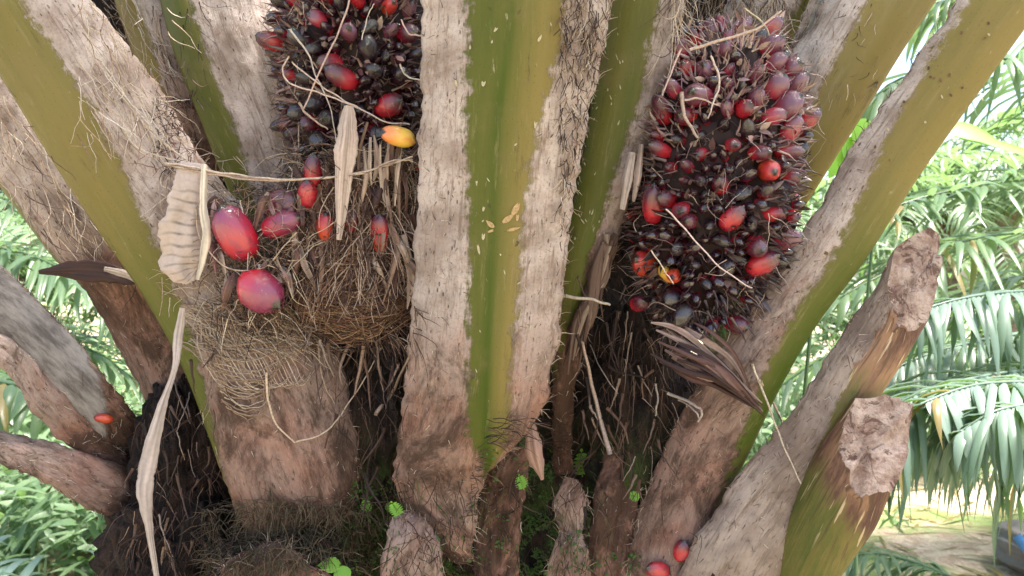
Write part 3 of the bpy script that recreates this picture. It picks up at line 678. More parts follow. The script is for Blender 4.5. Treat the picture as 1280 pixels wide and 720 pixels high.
def pal2(px, py):
    if py < 135: return random.choice(['fr_mauve', 'fr_mauve', 'fr_dark', 'fr_mauve', 'fr_red'])
    if px < 830: return random.choice(['fr_dark', 'fr_red', 'fr_red', 'fr_dark'])
    if py < 300: return random.choice(['fr_dark', 'fr_mid', 'fr_red', 'fr_red', 'fr_dark'])
    return 'fr_dark'
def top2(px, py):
    t = smooth(250, 90, py+R(-60, 60))  # paler pink towards the top, painting the highlights from above
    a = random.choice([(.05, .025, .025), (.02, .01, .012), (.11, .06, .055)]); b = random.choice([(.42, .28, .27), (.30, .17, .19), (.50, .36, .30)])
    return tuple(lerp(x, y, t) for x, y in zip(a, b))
keys2 = [(874, 118, 'fr_mauve', 40), (930, 135, 'fr_red', 30), (965, 145, 'fr_mauve', 30, .6, .1), (825, 140, 'fr_red', 38, -.3, .6), (826, 188, 'fr_red', 36), (860, 207, 'fr_red', 28),
         (950, 190, 'fr_red', 36), (985, 190, 'fr_red', 32, .8, 0), (962, 214, 'fr_orange', 34), (985, 135, 'fr_mauve', 36, .5, .4), (972, 110, 'fr_mauve', 30, .4, .6), (916, 180, 'fr_red', 28),
         (815, 262, 'fr_red', 46, -.1, .9), (850, 262, 'fr_red', 34), (862, 275, 'fr_red', 34), (912, 275, 'fr_red', 34, .5, .5), (965, 268, 'fr_red', 32, .5, 0), (947, 305, 'fr_red', 34),
         (983, 300, 'fr_mauve', 34, .6, .1), (950, 332, 'fr_red', 40, .6, .3), (805, 334, 'fr_orange', 38, -.4, .2), (828, 342, 'fr_yellow', 26, .4, -.4), (842, 345, 'fr_orange', 26), (798, 380, 'fr_red', 30, .1, .1),
         (868, 50, 'fr_red', 28), (858, 85, 'fr_red', 26), (907, 60, 'fr_mauve', 26), (945, 92, 'fr_mauve', 28), (990, 165, 'fr_mauve', 34, .4, .7), (970, 78, 'fr_mauve', 30), (918, 402, 'fr_red', 30, .4, -.2), (832, 250, 'fr_red', 26)]
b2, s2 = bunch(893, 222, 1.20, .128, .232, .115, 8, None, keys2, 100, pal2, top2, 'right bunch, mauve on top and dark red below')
def pal1(px, py):
    return random.choice(['fr_dark', 'fr_dark', 'fr_dark', 'fr_dark', 'fr_red', 'fr_mauve'])
def top1(px, py): return random.choice([(.12, .05, .06), (.05, .02, .025), (.10, .06, .05), (.34, .24, .20), (.30, .18, .16)])
keys1 = [(448, -2, 'fr_red', 30), (488, 8, 'fr_orange', 30), (512, 42, 'fr_red', 34), (416, 78, 'fr_red', 34, -.4, -.1), (432, 98, 'fr_red', 42, -.5, .2), (395, 62, 'fr_dark', 34), (485, 133, 'fr_red', 36, .6, .1),
         (516, 207, 'fr_red', 28), (460, 60, 'fr_dark', 36), (435, 40, 'fr_mauve', 32), (398, 130, 'fr_dark', 40), (500, 95, 'fr_dark', 42), (386, 100, 'fr_dark', 32), (405, -5, 'fr_red', 28),
         (392, 222, 'fr_red', 40, .1, .8), (412, 150, 'fr_dark', 34), (470, 165, 'fr_dark', 30)]
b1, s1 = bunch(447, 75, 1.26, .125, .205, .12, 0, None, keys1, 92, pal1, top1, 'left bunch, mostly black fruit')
keys3 = [(-8, 115, 'fr_mauve', 34), (12, 128, 'fr_mauve', 28), (30, 190, 'fr_dark', 28)]
b3, s3 = bunch(15, 150, 1.52, .10, .15, .09, -35, None, keys3, 46, pal1, top1, 'bunch mostly hidden at the left edge')

# ---------------------------------------------------------------- fibre nest below the left bunch
mb = MB(); c = W(440, 318, 1.22); NU, NV = 48, 36; rings = []
for i in range(NV+1):
    ph = math.pi*i/NV; ring = []
    for j in range(NU):
        th = 2*math.pi*j/NU
        d = Vector((math.sin(ph)*math.cos(th), math.sin(ph)*math.sin(th), math.cos(ph)))
        q = Vector((d.x*.100, d.y*.080, d.z*.098))*(.93+nz(d.x*3, d.y*3, d.z*3)*.25)
        ring.append(mb.add(c+q, (.05, .028, .022, 1)))
    rings.append(ring)
for i in range(NV):
    for j in range(NU):
        k2 = (j+1) % NU; mb.f.append((rings[i][j], rings[i+1][j], rings[i+1][k2], rings[i][k2]))
nest = mb.build('fibre_nest', M['fibre'], palm, PO); note(nest, PO)
fm = MB()
for _ in range(1900):     # long strands swooping down from the left rim and up to the right
    v = R(0, 1)**.8 if random.random() < .72 else R(-.75, .2); jo = R(0, 99); th = R(-1, 1)*.25
    xl, yl = 352+R(-6, 14)+20*(1-v), 292+66*v+R(-14, 14); xr, yr = 524, 262+110*v+R(-22, 22); xm, ym = 420+R(-20, 30), 300+118*v+R(-14, 14)
    P = []
    for (qx, qy) in ((xl, yl), (lerp(xl, xm, .5)-6, lerp(yl, ym, .72)), (xm, ym), (lerp(xm, xr, .5), lerp(ym, yr, .33)+4), (xr, yr)):
        e = 1-((qx-442)/100)**2-((max(qy, 300)-325)/92)**2
        P.append(W(qx, qy, 1.225-.092*math.sqrt(max(.03, e))-R(0, .007)))
    C_ = [Vector(q) for q in catmull([tuple(p) for p in P], 12)]
    wv = R(.008, .034); C_ = [p+Vector((nz(q*.33, jo), nz(q*.33, jo+5)*.5-.25, nz(q*.33, jo+9)))*wv for q, p in enumerate(C_)]
    a_ = random.randrange(0, 7); b_ = random.randrange(a_+4, 14)
    tube(fm, C_[a_:b_], R(.0005, .0015), R(.0003, .0007), random.choice([(.22, .11, .07), (.15, .07, .05), (.30, .17, .11), (.08, .04, .028), (.20, .12, .06), (.12, .055, .04), (.44, .29, .19), (.05, .025, .018), (.26, .13, .09)]), 3)
for _ in range(1300):
    px, py = R(358, 526), R(190, 350); p = W(px, py, 1.118+R(0, .05)+abs(px-445)*.0003)
    wisp(fm, p, Vector((R(-1, 1), R(-.3, .1), R(-.6, .6))), R(.03, .10), R(.0005, .0012), random.choice(TAN[:5]+BRN[:5]), .7, .1, 8)
NESTS = [(R(365, 515), R(195, 320)) for _ in range(60)]
for _ in range(620):
    px, py = R(372, 524), R(220, 350); wisp(fm, W(px, py, 1.105+R(0, .025)+abs(px-445)*.0004), Vector((R(-.5, .5), R(-.3, .1), R(-1, -.2))), R(.03, .09), R(.0006, .0014), random.choice([(.22, .12, .08), (.12, .06, .045), (.34, .22, .16), (.06, .03, .025), (.48, .35, .27)]), .6, .1, 8)
t_ = fm.build('fibre_tuft', M['fibre'], palm, PO); t_['kind'] = 'stuff'; t_['label'] = 'bowl of tangled brown fibre under the left bunch'
nf = [(392, 222, 'fr_red', 40), (385, 250, 'fr_red', 34), (408, 288, 'fr_orange', 30), (474, 292, 'fr_red', 34), (476, 308, 'fr_orange', 26), (440, 282, 'fr_red', 26)]
fruit(W(503, 172, 1.088), Vector((-.7, -.5, .1)).normalized(), .034, 'fr_yellow', b1)
for px, py, kk, sz in nf:
    fruit(W(px, py, 1.128), Vector((.1, -.5, .8)).normalized(), sz/F*1.13*.85, kk, b1)

# ---------------------------------------------------------------- strands
fm = MB()
PAL_ = (.62, .52, .43)
def S_(pts, w0, w1, col=PAL_, lift=.012, jit=.002, mbx=None, sides=4, base=None):
    P = []
    for p in pts:
        if len(p) == 3: P.append(p)
        else: P.append((p[0], p[1], base if base else sdepth(p[0], p[1], lift)))
    if mbx: pstrand(mbx, P, w0, w1, col, jit=jit, sides=sides)
    else:
        m_ = MB(); pstrand(m_, P, w0, w1, col, jit=jit, sides=sides); m_.build('loose_strand', M['fibre'], palm, PO)
DB = 1.115   # in front of the left bunch
S_([(441, -20), (425, 35), (404, 82), (380, 135)], .0016, .0012, (.62, .42, .36), base=DB)
S_([(362, 70), (352, 88), (366, 105), (400, 117), (445, 133), (480, 152), (512, 156)], .0014, .0010, (.62, .46, .40), base=DB)
S_([(362, 36), (384, 66), (395, 96), (412, 132), (421, 178)], .0016, .0008, (.50, .42, .36), base=DB)
S_([(365, 78), (395, 103), (425, 122), (450, 136)], .0012, .0009, (.60, .45, .38), base=DB)
S_([(373, 128), (388, 146), (410, 162)], .0022, .001, (.42, .30, .24), base=DB)
S_([(370, 118), (374, 170), (371, 220)], .0014, .001, (.50, .38, .30), base=DB+.08)
S_([(452, 50), (460, 20), (468, 5)], .001, .0007, (.7, .6, .5), base=DB)
S_([(500, 80), (508, 95), (526, 100)], .0016, .001, (.6, .52, .46), base=1.10)
S_([(502, 25), (512, 42), (530, 44)], .0012, .001, (.7, .5, .45), base=1.08)
for k_ in range(3):
    S_([(206, 204+k_), (240, 209+k_*2), (290, 218+k_*2), (350, 224+k_), (410, 223-k_), (455, 214+k_), (490, 205-k_*2), (516, 196+k_*3)], .0016, .0012, [(.55, .42, .34), (.30, .20, .15), (.48, .36, .28)][k_], base=1.09)
S_([(128, 85), (165, 130), (205, 178), (238, 205)], .0014, .001, (.55, .46, .38), lift=.03)
S_([(110, 60), (150, 118), (190, 165), (226, 196)], .0012, .001, (.50, .38, .30), lift=.03)
S_([(195, 200), (202, 182), (206, 165)], .0012, .0008, (.60, .5, .4))
S_([(208, 205), (200, 230), (214, 240), (176, 272)], .0012, .0008, (.60, .5, .4))
S_([(240, 215), (262, 245), (285, 280)], .0014, .0008, (.45, .32, .24))
S_([(245, 260), (252, 300), (285, 335), (330, 334), (352, 312), (370, 290)], .0013, .0009, (.50, .38, .28), base=1.10)
S_([(300, 250), (310, 300), (308, 365)], .001, .0007, (.50, .42, .34), base=1.10)
S_([(333, 465), (336, 500), (345, 530), (369, 553)], .0022, .0014, (.60, .45, .33), lift=.02)
S_([(369, 553), (409, 538), (440, 498), (470, 448), (493, 404)], .0013, .0008, (.58, .44, .33), lift=.03)
S_([(470, 518), (490, 490), (513, 442)], .0035, .0015, (.34, .25, .20), lift=.03)
S_([(398, 430), (402, 470), (418, 505)], .002, .0008, (.36, .25, .19), lift=.03)
S_([(440, 420), (425, 460), (428, 480)], .004, .001, (.30, .20, .15), lift=.04)
S_([(455, 430), (448, 470), (443, 495)], .004, .001, (.34, .22, .16), lift=.04)
S_([(470, 425), (475, 470), (480, 490)], .003, .001, (.30, .20, .15), lift=.04)
S_([(697, 369), (735, 374), (762, 381)], .0028, .0018, (.50, .40, .32), base=1.15)
S_([(833, 262), (862, 292), (900, 335), (941, 361)], .0012, .0008, (.70, .52, .48), base=1.06)
S_([(814, 313), (832, 340), (842, 355)], .001, .0007, (.65, .5, .4), base=1.07)
S_([(862, 62), (905, 50), (945, 36), (977, 12)], .0022, .0014, (.52, .38, .32), base=1.07)
S_([(888, 70), (899, 100), (893, 125), (884, 148)], .0016, .0010, (.62, .48, .42), base=1.07)
S_([(852, 60), (838, 92), (828, 120)], .0016, .0010, (.60, .42, .38), base=1.08)
S_([(855, 125), (875, 123), (897, 132)], .0016, .0010, (.50, .38, .33), base=1.07)
S_([(852, 115), (856, 145), (872, 172)], .0030, .0016, (.46, .34, .28), base=1.075)
S_([(728, 428), (742, 490), (762, 568)], .0022, .0042, (.46, .34, .29), lift=.05)
S_([(738, 432), (752, 462), (772, 492)], .0012, .0008, (.5, .4, .34), lift=.05)
S_([(835, 492), (866, 505), (878, 516), (873, 527)], .0028, .0014, (.52, .42, .38), lift=.04)
S_([(848, 500), (868, 512), (874, 524)], .0018, .0010, (.50, .40, .36), lift=.045)
S_([(820, 480), (822, 500), (819, 520)], .0016, .0012, (.40, .34, .30), lift=.05)
S_([(940, 455), (958, 500), (972, 540), (1002, 606)], .0020, .0010, (.62, .50, .38), lift=.02)
S_([(950, 475), (975, 520), (985, 560)], .0026, .0012, (.52, .40, .30), lift=.02)
S_([(930, 10), (955, 30), (962, 55)], .0016, .0010, (.5, .42, .3), base=1.15)
# dead bract strips hanging through the left bunch
def strip(mb, pts, wid, col, curl=.25, ripple=0, rf=60, nA=14, sg=14, thick=.0012):
    """pts (px,py,Y) centre line, wid list of px widths; a thin closed blade"""
    n = sg*(len(pts)-1)
    D = catmull([(*p, w) for p, w in zip(pts, wid)], n); o = R(0, 99)
    top = []; bot = []
    C = [W(*d[:3]) for d in D]
    for i in range(n+1):
        f_ = i*14/sg
        al = (C[min(i+1, n)]-C[max(i-1, 0)]).normalized(); w = D[i][3]/F*D[i][2]
        ac = al.cross((CAM-C[i]).normalized()).normalized(); nn = ac.cross(al).normalized()
        if nn.dot(CAM-C[i]) < 0: nn = -nn
        a = []; b = []
        for j in range(nA+1):
            s = j/nA-.5
            h = -curl*w*(2*s)**2+ripple*math.sin(i*rf/n*6.28)*(1-abs(2*s)**3)+nz(f_*.07, s*3, o)*w*.16
            h += nz(f_*.2, s*26, o)*w*.03
            e = (nz(f_*.18, o+s)*.12+nz(f_*.7, o-s)*.06)*w*abs(2*s)
            p = C[i]+ac*(s*w+e)+nn*h
            v = (1+nz(i*.05, s*22, o)*.75) if not ripple else 1.0-.62*smooth(.5, .98, -math.sin(i*rf/n*6.28+nz(s*3, i*.03)*2.2))*(.6+.6*nz(i*.05, s*5))*(1-abs(2*s)**3)*smooth(.12, .3, i/n)  # with ripple, rib shadows are painted as dark lines in the colour
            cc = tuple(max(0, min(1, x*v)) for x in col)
            a.append(mb.add(p, cc)); b.append(mb.add(p-nn*thick, cc))
        top.append(a); bot.append(b)
    for i in range(n):
        for j in range(nA):
            mb.f.append((top[i][j], top[i+1][j], top[i+1][j+1], top[i][j+1]))
            mb.f.append((bot[i][j], bot[i][j+1], bot[i+1][j+1], bot[i+1][j]))
        mb.f.append((top[i][0], bot[i][0], bot[i+1][0], top[i+1][0])); mb.f.append((top[i][nA], top[i+1][nA], bot[i+1][nA], bot[i][nA]))
strips = MB()
strip(strips, [(436, 132, 1.085), (434, 170, 1.08), (430, 220, 1.085), (424, 300, 1.10)], [12, 27, 22, 6], (.56, .43, .37), nA=22)
sb = strips.build('dry_bract', M['strip'], palm, PO); sb['label'] = 'pale upright strip in front of the left bunch'
strips = MB()
for (qx, qy) in NESTS:
    e = R(-25, 35); strip(strips, [(qx, qy, 1.115+R(0, .03)), (qx+e*.4+R(-6, 6), qy+R(18, 30), 1.11+R(0, .03)), (qx+e+R(-6, 6), qy+R(45, 80), 1.13+R(0, .02))], [R(3, 9), R(4, 10), 1.5], random.choice([(.16, .08, .06), (.09, .045, .038), (.26, .16, .12), (.06, .03, .028), (.40, .29, .23)]), curl=R(-.4, .4), nA=4, sg=8)
strips.build('dry_bract', M['strip'], palm, PO)['kind'] = 'stuff'
strips = MB()
for q in range(13):
    x0 = R(450, 512); y0 = R(145, 190); x1 = x0+R(-14, 8)
    strip(strips, [(x0, y0, 1.11+R(-.01, .02)), (lerp(x0, x1, .5)+R(-7, 7), y0+R(25, 45), 1.10+R(0, .02)), (x1, y0+R(55, 95), 1.12)], [R(2, 4), R(3, 8), 1.5], random.choice([(.42, .30, .24), (.24, .15, .11), (.52, .41, .34), (.14, .08, .06)]), curl=R(-.4, .4), nA=4)
strips.build('dry_bract', M['strip'], palm, PO)
strips = MB()
for q in range(30):
    ox, oy = R(-20, 26), R(-30, 26); z = R(-.02, .02); c = random.choice([(.20, .11, .10), (.30, .19, .165), (.12, .06, .055), (.36, .25, .22), (.06, .03, .03)]); e = R(-22, 8)
    strip(strips, [(836+ox+R(-8, 8), 432+oy, 1.14+z), (868+ox, 446+oy+R(-6, 6), 1.125+z), (905+ox*.6, 468+oy*.7+R(-5, 5), 1.13+z), (948+e, 508+e+oy*.3, 1.15)], [R(2, 4), R(3, 9), R(3, 8), 1.5], c, curl=R(-.3, .4), nA=4)
sb = strips.build('dry_bract', M['strip'], palm, PO); sb['label'] = 'torn reddish brown sheath below the right bunch'
strips = MB()
for q in range(9):
    strip(strips, [(760+R(-10, 12), 292+R(0, 20), 1.17), (744+R(-12, 16), 345, 1.18+R(0, .02)), (728+R(-14, 14), 395, 1.2), (712+R(-10, 14), 440+R(-20, 40), 1.23)], [R(4, 10), R(6, 12), R(5, 10), 2], random.choice([(.16, .10, .08), (.09, .05, .04), (.28, .20, .16)]), curl=.3, nA=5)
strip(strips, [(790, 190, 1.13), (784, 225, 1.13), (778, 262, 1.14)], [8, 13, 6], (.50, .40, .36))
strip(strips, [(802, 180, 1.13), (797, 220, 1.13), (792, 252, 1.14)], [6, 9, 4], (.40, .30, .26))
strips.build('dry_bract', M['strip'], palm, PO)
strips = MB()
strip(strips, [(664, 530, 1.2), (667, 560, 1.19), (678, 600, 1.2)], [10, 24, 5], (.40, .24, .19))
strips.build('dry_bract', M['strip'], palm, PO)
strips = MB()
strip(strips, [(48, 340, 1.27), (95, 338, 1.25), (135, 342, 1.24), (170, 352, 1.24)], [5, 24, 26, 8], (.055, .026, .022), curl=.1)
strip(strips, [(130, 336, 1.24), (165, 346, 1.23), (205, 372, 1.22)], [6, 10, 5], (.42, .33, .27), curl=.1)
sb = strips.build('dry_bract', M['strip'], palm, PO); sb['label'] = 'broken dark brown flap at the left'

# random fibre over areas:  (x0,x1,y0,y1,count,len,palette,lift)
TREE = [None]
def scatter(name, areas, label=None, core=False):
    for (x0, x1, y0, y1, n, L, pal, lift, dirv, grav) in areas:
        fm = MB()
        for _ in range(n if not core else int(n*.45)):
            px, py = R(x0, x1), R(y0, y1)
            if x0 == 0 and px > (py-100)*.68: continue
            if x0 == 700 and n == 900 and px > 762-.2*py: continue
            h, nn = hit(px, py)
            if h is None: continue
            if core and random.random() > .06:
                hc, _n = hit(px, py, TC)
                if hc is None or (hc-h).length > .02: continue
            p = h-ray(px, py)*R(0, lift)
            d = Vector((dirv[0]+R(-1, 1)*dirv[2], R(-.5, .2), dirv[1]+R(-1, 1)*dirv[2]))
            wisp(fm, p, d, R(.4, 1)*L, R(.0004, .0011) if not core else R(.0005, .0009)+(.0022 if random.random() < .12 else 0), random.choice(pal), .55, grav, 8)
        o = fm.build(name, M['fibre'], palm, PO); o['kind'] = 'stuff'
        if label: o['label'] = label
T1 = bvh()
_sv = SURF; SURF = CORE; TC = bvh(); SURF = _sv
scatter('fibre_tuft', [(375, 515, 395, 620, 420, .09, BRN, .05, (0, -1, .8), .1), (500, 520, 300, 480, 40, .04, BRN, .01, (0, -1, .6), .05)], 'dark hanging fibre between the left and centre leaf bases', core=True)
scatter('fibre_tuft', [(700, 900, 400, 720, 700, .09, BRN*3+[(.28, .20, .17)], .06, (0, -1, .9), .1), (700, 790, 330, 480, 200, .06, BRN+TAN[4:5], .03, (-.3, -1, .6), .1), (770, 940, 380, 470, 260, .06, BRN+[(.3, .2, .18)], .03, (0, -1, 1), .1)], 'dark hanging fibre under the right bunch', core=True)
scatter('fibre_tuft', [(150, 300, 400, 720, 900, .06, BRN*2+TAN[3:4], .04, (0, -1, .9), .1), (100, 200, 340, 480, 180, .05, BRN+TAN[:3], .02, (.5, -.7, .6), .05)], 'dark fibre at the lower left of the trunk', core=True)
scatter('fibre_tuft', [(255, 470, 625, 715, 1300, .05, [(.06, .055, .03), (.10, .08, .05), (.16, .11, .07), (.05, .03, .02)], .03, (-.2, -.3, 1), .1), (480, 760, 590, 720, 420, .05, BRN*2+[(.08, .10, .03)], .03, (0, -1, .9), .1), (600, 700, 520, 560, 70, .05, BRN, .03, (1, .1, .4), .05)], 'dark mossy fibre along the bottom')
scatter('fibre_tuft', [(95, 215, -20, 170, 190, .10, TAN+[(.66, .56, .5)], .06, (.6, -1, .35), .0), (0, 130, 110, 300, 220, .09, TAN+BRN[:2], .05, (.7, -1, .4), .0), (195, 245, 120, 220, 160, .04, BRN[:4]+[(.26, .11, .09)], .03, (0, 0, 1), .1), (190, 260, 0, 140, 60, .05, BRN, .03, (.4, -1, .4), 0)], 'straw coloured fibre between the upper left leaf bases')
scatter('fibre_tuft', [(840, 985, -30, 55, 420, .10, TAN+BRN[1:4], .05, (-.1, -1, .45), .0), (700, 765, -40, 330, 900, .03, TAN[:5]+BRN*2, .01, (-.15, -1, .5), 0), (350, 380, -10, 230, 160, .05, TAN+BRN, .02, (.2, -1, .6), 0), (990, 1100, 0, 130, 60, .03, TAN+BRN, .01, (-.5, -1, .4), 0)], 'straw coloured fibre at the top of the crown')
scatter('fibre_tuft', [(195, 300, 195, 400, 170, .06, TAN, .02, (.3, -.4, 1), .05), (265, 385, 225, 410, 620, .07, BRN[:4]+TAN[3:5], .045, (.8, -.5, 1), .05), (225, 420, 370, 440, 420, .07, TAN[:4]+BRN[3:4]+[(.55, .40, .30)], .012, (1, -.1, .4), .05), (440, 520, 380, 430, 160, .07, BRN[:4]+TAN[3:5], .02, (.5, -.8, .6), .1)], 'pale straw fibre round the fallen fruit')
for (x0, x1, y0, y1, nn_) in ((385, 505, 400, 470, 26), (715, 830, 430, 600, 22), (170, 280, 430, 700, 20), (720, 790, 330, 430, 14)):
    for _ in range(nn_):
        px, py = R(x0, x1), R(y0, y1); e = R(-22, 22); L_ = R(18, 60)
        S_([(px, py), (px+e*.4, py+L_*.5), (px+e, py+L_)], R(.0008, .0030), .0006, random.choice([(.18, .12, .10), (.10, .06, .05), (.30, .22, .18), (.06, .035, .03)]), lift=R(.01, .05), sides=5)
# woven net of fibre on the left leaf base
fm = MB()
for i in range(22):
    x0 = 258+i*3.2; y0 = 428+i*1.2
    S_([(245+i*4, 408+i*.4+R(-2, 2)), (252+i*5.2, 445+R(-3, 3)), (275+i*5.0, 480+R(-4, 4)), (305+i*4.2, 500+R(-8, 4)-i*1.5)], .0009, .0006, random.choice(TAN[:3]), lift=.008, jit=.002, mbx=fm, sides=3)
for i in range(24):
    y = 415+i*4.2
    S_([(246+i*1.6+R(-3, 3), y+R(-2, 2)), (285+i, y+14+R(-3, 3)), (330, y+16+R(-4, 4)-i*.5), (385-i*2.5, y-2+R(-6, 4)-i)], .0010, .0006, random.choice([TAN[1], TAN[3], TAN[0], (.36, .24, .17)]), lift=.010, jit=.005, mbx=fm, sides=3)
nt = fm.build('fibre_net', M['fibre'], palm, PO); nt['kind'] = 'stuff'; nt['label'] = 'woven tan fibre net on the left leaf base'
# brush of bristles at the foot of the centre base
fm = MB()
for i in range(46):
    t = i/45; px = lerp(600, 580, t)+R(-4, 4); py = lerp(560, 650, t)
    p = onsurf(px, py, .01)
    wisp(fm, p, Vector((R(.3, 1), -.3, R(-.2, .5))), R(.012, .028), .0006, random.choice(BRN+[(.3, .2, .15)]), .2, 0, 4)
fm.build('fibre_tuft', M['fibre'], palm, PO)['kind'] = 'stuff'

# the palm's own fronds overhead, out of view, added to shade the front
CAN = []
for q in range(3):
    ob = frond_mesh(parab(0, [1.25, 1.1, .95][q], 4.6, [1.5, 1.4, 1.3][q]), 84, .85, .05, None, 200+q, .8, seg=4).build('frond', M['leaf_far']); CAN.append(ob.data); bpy.data.objects.remove(ob)
for q in range(NCAN):
    az = q*2.39996+.4
    o = bpy.data.objects.new('frond', CAN[q % 3]); COL.objects.link(o); o.parent = palm
    o.location = (math.cos(az)*.5-.05, math.sin(az)*.45-.1, 2.75); o.rotation_euler = (0, 0, az)
mb = MB()
def flake(px, py, L, w, ang, col):
    h, nn = hit(px, py)
    if h is None: return
    leafblade(mb, h+nn*.0012, (Vector((math.sin(ang), 0, math.cos(ang)))).normalized(), nn, L, w, (*col, 1), 5, .25, R(-.3, .1))
for (px, py, L, w, a_) in ((604, 108, .012, .005, .2), (572, 108, .010, .003, -.3), (618, 40, .012, .003, .6), (672, 52, .010, .003, .5), (588, 62, .006, .003, 0), (668, 160, .018, .004, .2), (596, 232, .012, .002, 0), (604, 300, .016, .004, .1), (600, 318, .018, .003, -.2), (610, 290, .012, .003, 1.2),
        (628, 278, .020, .007, 1.0), (640, 268, .020, .008, .6), (618, 284, .014, .006, -.9), (634, 288, .018, .004, 1.4), (646, 276, .012, .004, .1), (604, 264, .010, .003, .3)): flake(px, py, L, w, a_, (.46, .30, .14) if px > 608 and py > 250 else (.50, .42, .26))
for _ in range(26):
    px = R(592, 700); py = R(0, 500); flake(px, py, R(.003, .008), R(.001, .002), R(-1, 1), random.choice([(.5, .44, .3), (.10, .07, .03)]))
for _ in range(22):
    t = R(0, 1); px, py = lerp(1240, 1020, t)+R(-30, 30), lerp(20, 330, t)+R(-10, 10); flake(px, py, R(.003, .007), R(.002, .004), R(-1, 1), random.choice([(.10, .05, .03), (.16, .08, .04), (.45, .38, .25)]))
for _ in range(30):
    t = R(0, 1); px, py = lerp(780, 730, t)+R(-25, 25), lerp(0, 300, t); flake(px, py, R(.004, .010), R(.001, .002), R(-.6, .6), (.42, .38, .24))
mb.build('skin_flake', M['fibre'], palm, PO)['kind'] = 'stuff'
# ---------------------------------------------------------------- things resting on the palm
def single(name, mb, mat, origin, label, cat, group=None):
    o = mb.build(name, mat, None, origin); o.location = origin; return tag(o, label, cat, group)
mb = MB()
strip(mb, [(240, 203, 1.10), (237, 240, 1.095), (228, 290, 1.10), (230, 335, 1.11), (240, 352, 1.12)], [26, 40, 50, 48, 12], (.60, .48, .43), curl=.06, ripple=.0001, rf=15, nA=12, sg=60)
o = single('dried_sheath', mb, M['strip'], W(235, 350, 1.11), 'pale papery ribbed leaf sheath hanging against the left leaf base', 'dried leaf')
mb2 = MB()
strip(mb2, [(255, 205, 1.088), (254, 260, 1.085), (258, 300, 1.09), (247, 350, 1.10)], [7, 10, 11, 5], (.70, .60, .50), curl=.3, nA=6)
r_ = mb2.build('rolled_edge', M['strip'], o, W(235, 350, 1.11))
mb = MB()
strip(mb, [(228, 385, 1.10), (223, 420, 1.10), (218, 462, 1.09), (202, 510, 1.08), (187, 570, 1.07), (181, 615, 1.065), (187, 665, 1.07), (197, 730, 1.08)], [7, 12, 7, 11, 20, 19, 9, 6], (.47, .38, .34), curl=.2, nA=8)
single('dead_leaflet', mb, M['strip'], W(197, 725, 1.08), 'long narrow dead leaflet dangling down the lower left of the trunk', 'dead leaf')
loose = [((300, 300), 62, 'fr_loose', (-.35, .8), 1.10, 'large red and pink fruit, upper one of the two lying beside the ribbed sheath'),
         ((322, 362), 56, 'fr_loose', (.65, -.45), 1.10, 'large crimson fruit, lowest of those lying left of the brown fibre mass'),
         ((346, 284), 50, 'fr_loose', (.9, .3), 1.11, 'shiny magenta fruit lying tilted between large pink fruit and brown fibre'),
         ((346, 256), 42, 'fr_mauve', (.9, .2), 1.13, 'long pale mauve fruit topmost beside the tied strands'),
         ((850, 692), 28, 'fr_red', (.2, .9), 1.17, 'small red fruit standing above its neighbour at the bottom of the right leaf base'),
         ((826, 714), 32, 'fr_red', (-.8, .3), 1.17, 'small red fruit lying lowest on the right leaf base, cut by the frame'),
         ((133, 524), 22, 'fr_orange', (-.8, .2), 1.22, 'single orange fruit on the greyish leaf base at lower left')]
T1 = bvh()
for (xy, sz, kk, d, Yd, lab) in loose:
    h, nn = hit(*xy)
    s_ = sz/F*1.14*.80
    p = h-ray(*xy)*s_*.35 if h is not None and sz < 35 else W(xy[0], xy[1], Yd+.012)
    ax_ = Vector((d[0], -.35, d[1])).normalized()
    o = fruit(p, ax_, s_, kk, None, name='palm_fruit'); rn = R(1.0, 1.15); o.scale = (s_*rn, s_*1.0, s_*.98)
    tag(o, lab, 'palm fruit', 'loose fruit caught on the leaf bases')
    cm = MB()          # dry calyx at the base of the fruit
    for q in range(9):
        a = q*.7+R(-.2, .2); dv = Vector((math.cos(a), math.sin(a), .5)).normalized()
        leafblade(cm, Vector((math.cos(a)*.14, math.sin(a)*.14, -.50)), Vector((math.cos(a)*.5, math.sin(a)*.5, 1)).normalized(), Vector((math.cos(a), math.sin(a), -.4)).normalized(), R(.3, .55), .30, random.choice([(.62, .36, .10), (.50, .30, .16), (.42, .28, .2)])+(1,), 5, -.2, -.2)
    cl = cm.build('calyx', M['fibre'], o)
strips = MB()
for q in range(30):
    x0, y0 = random.choice([(270, 250), (268, 300), (286, 345), (340, 246), (352, 330), (300, 262), (372, 250), (330, 330)]); x0 += R(-8, 8); y0 += R(-8, 8); e = R(-22, 22)
    strip(strips, [(x0, y0, 1.115+R(-.008, .02)), (x0+e*.5, y0+R(10, 24), 1.105+R(-.008, .02)), (x0+e, y0+R(28, 52), 1.12)], [R(2, 6), R(4, 11), 1.5], random.choice([(.34, .20, .19), (.20, .11, .09), (.44, .33, .28), (.11, .055, .05), (.30, .14, .15)]), curl=R(-.4, .5), nA=5, sg=8)
strips.build('dry_bract', M['strip'], palm, PO)['kind'] = 'stuff'
fm = MB()
for _ in range(220):
    px, py = R(262, 372), R(235, 400); wisp(fm, W(px, py, 1.095+R(0, .03)), Vector((R(-1, 1), R(-.2, .2), R(-1, .6))), R(.02, .07), R(.0004, .0009), random.choice(TAN+BRN[:4]), .7, .1, 7)
fm.build('fibre_tuft', M['fibre'], palm, PO)['kind'] = 'stuff'
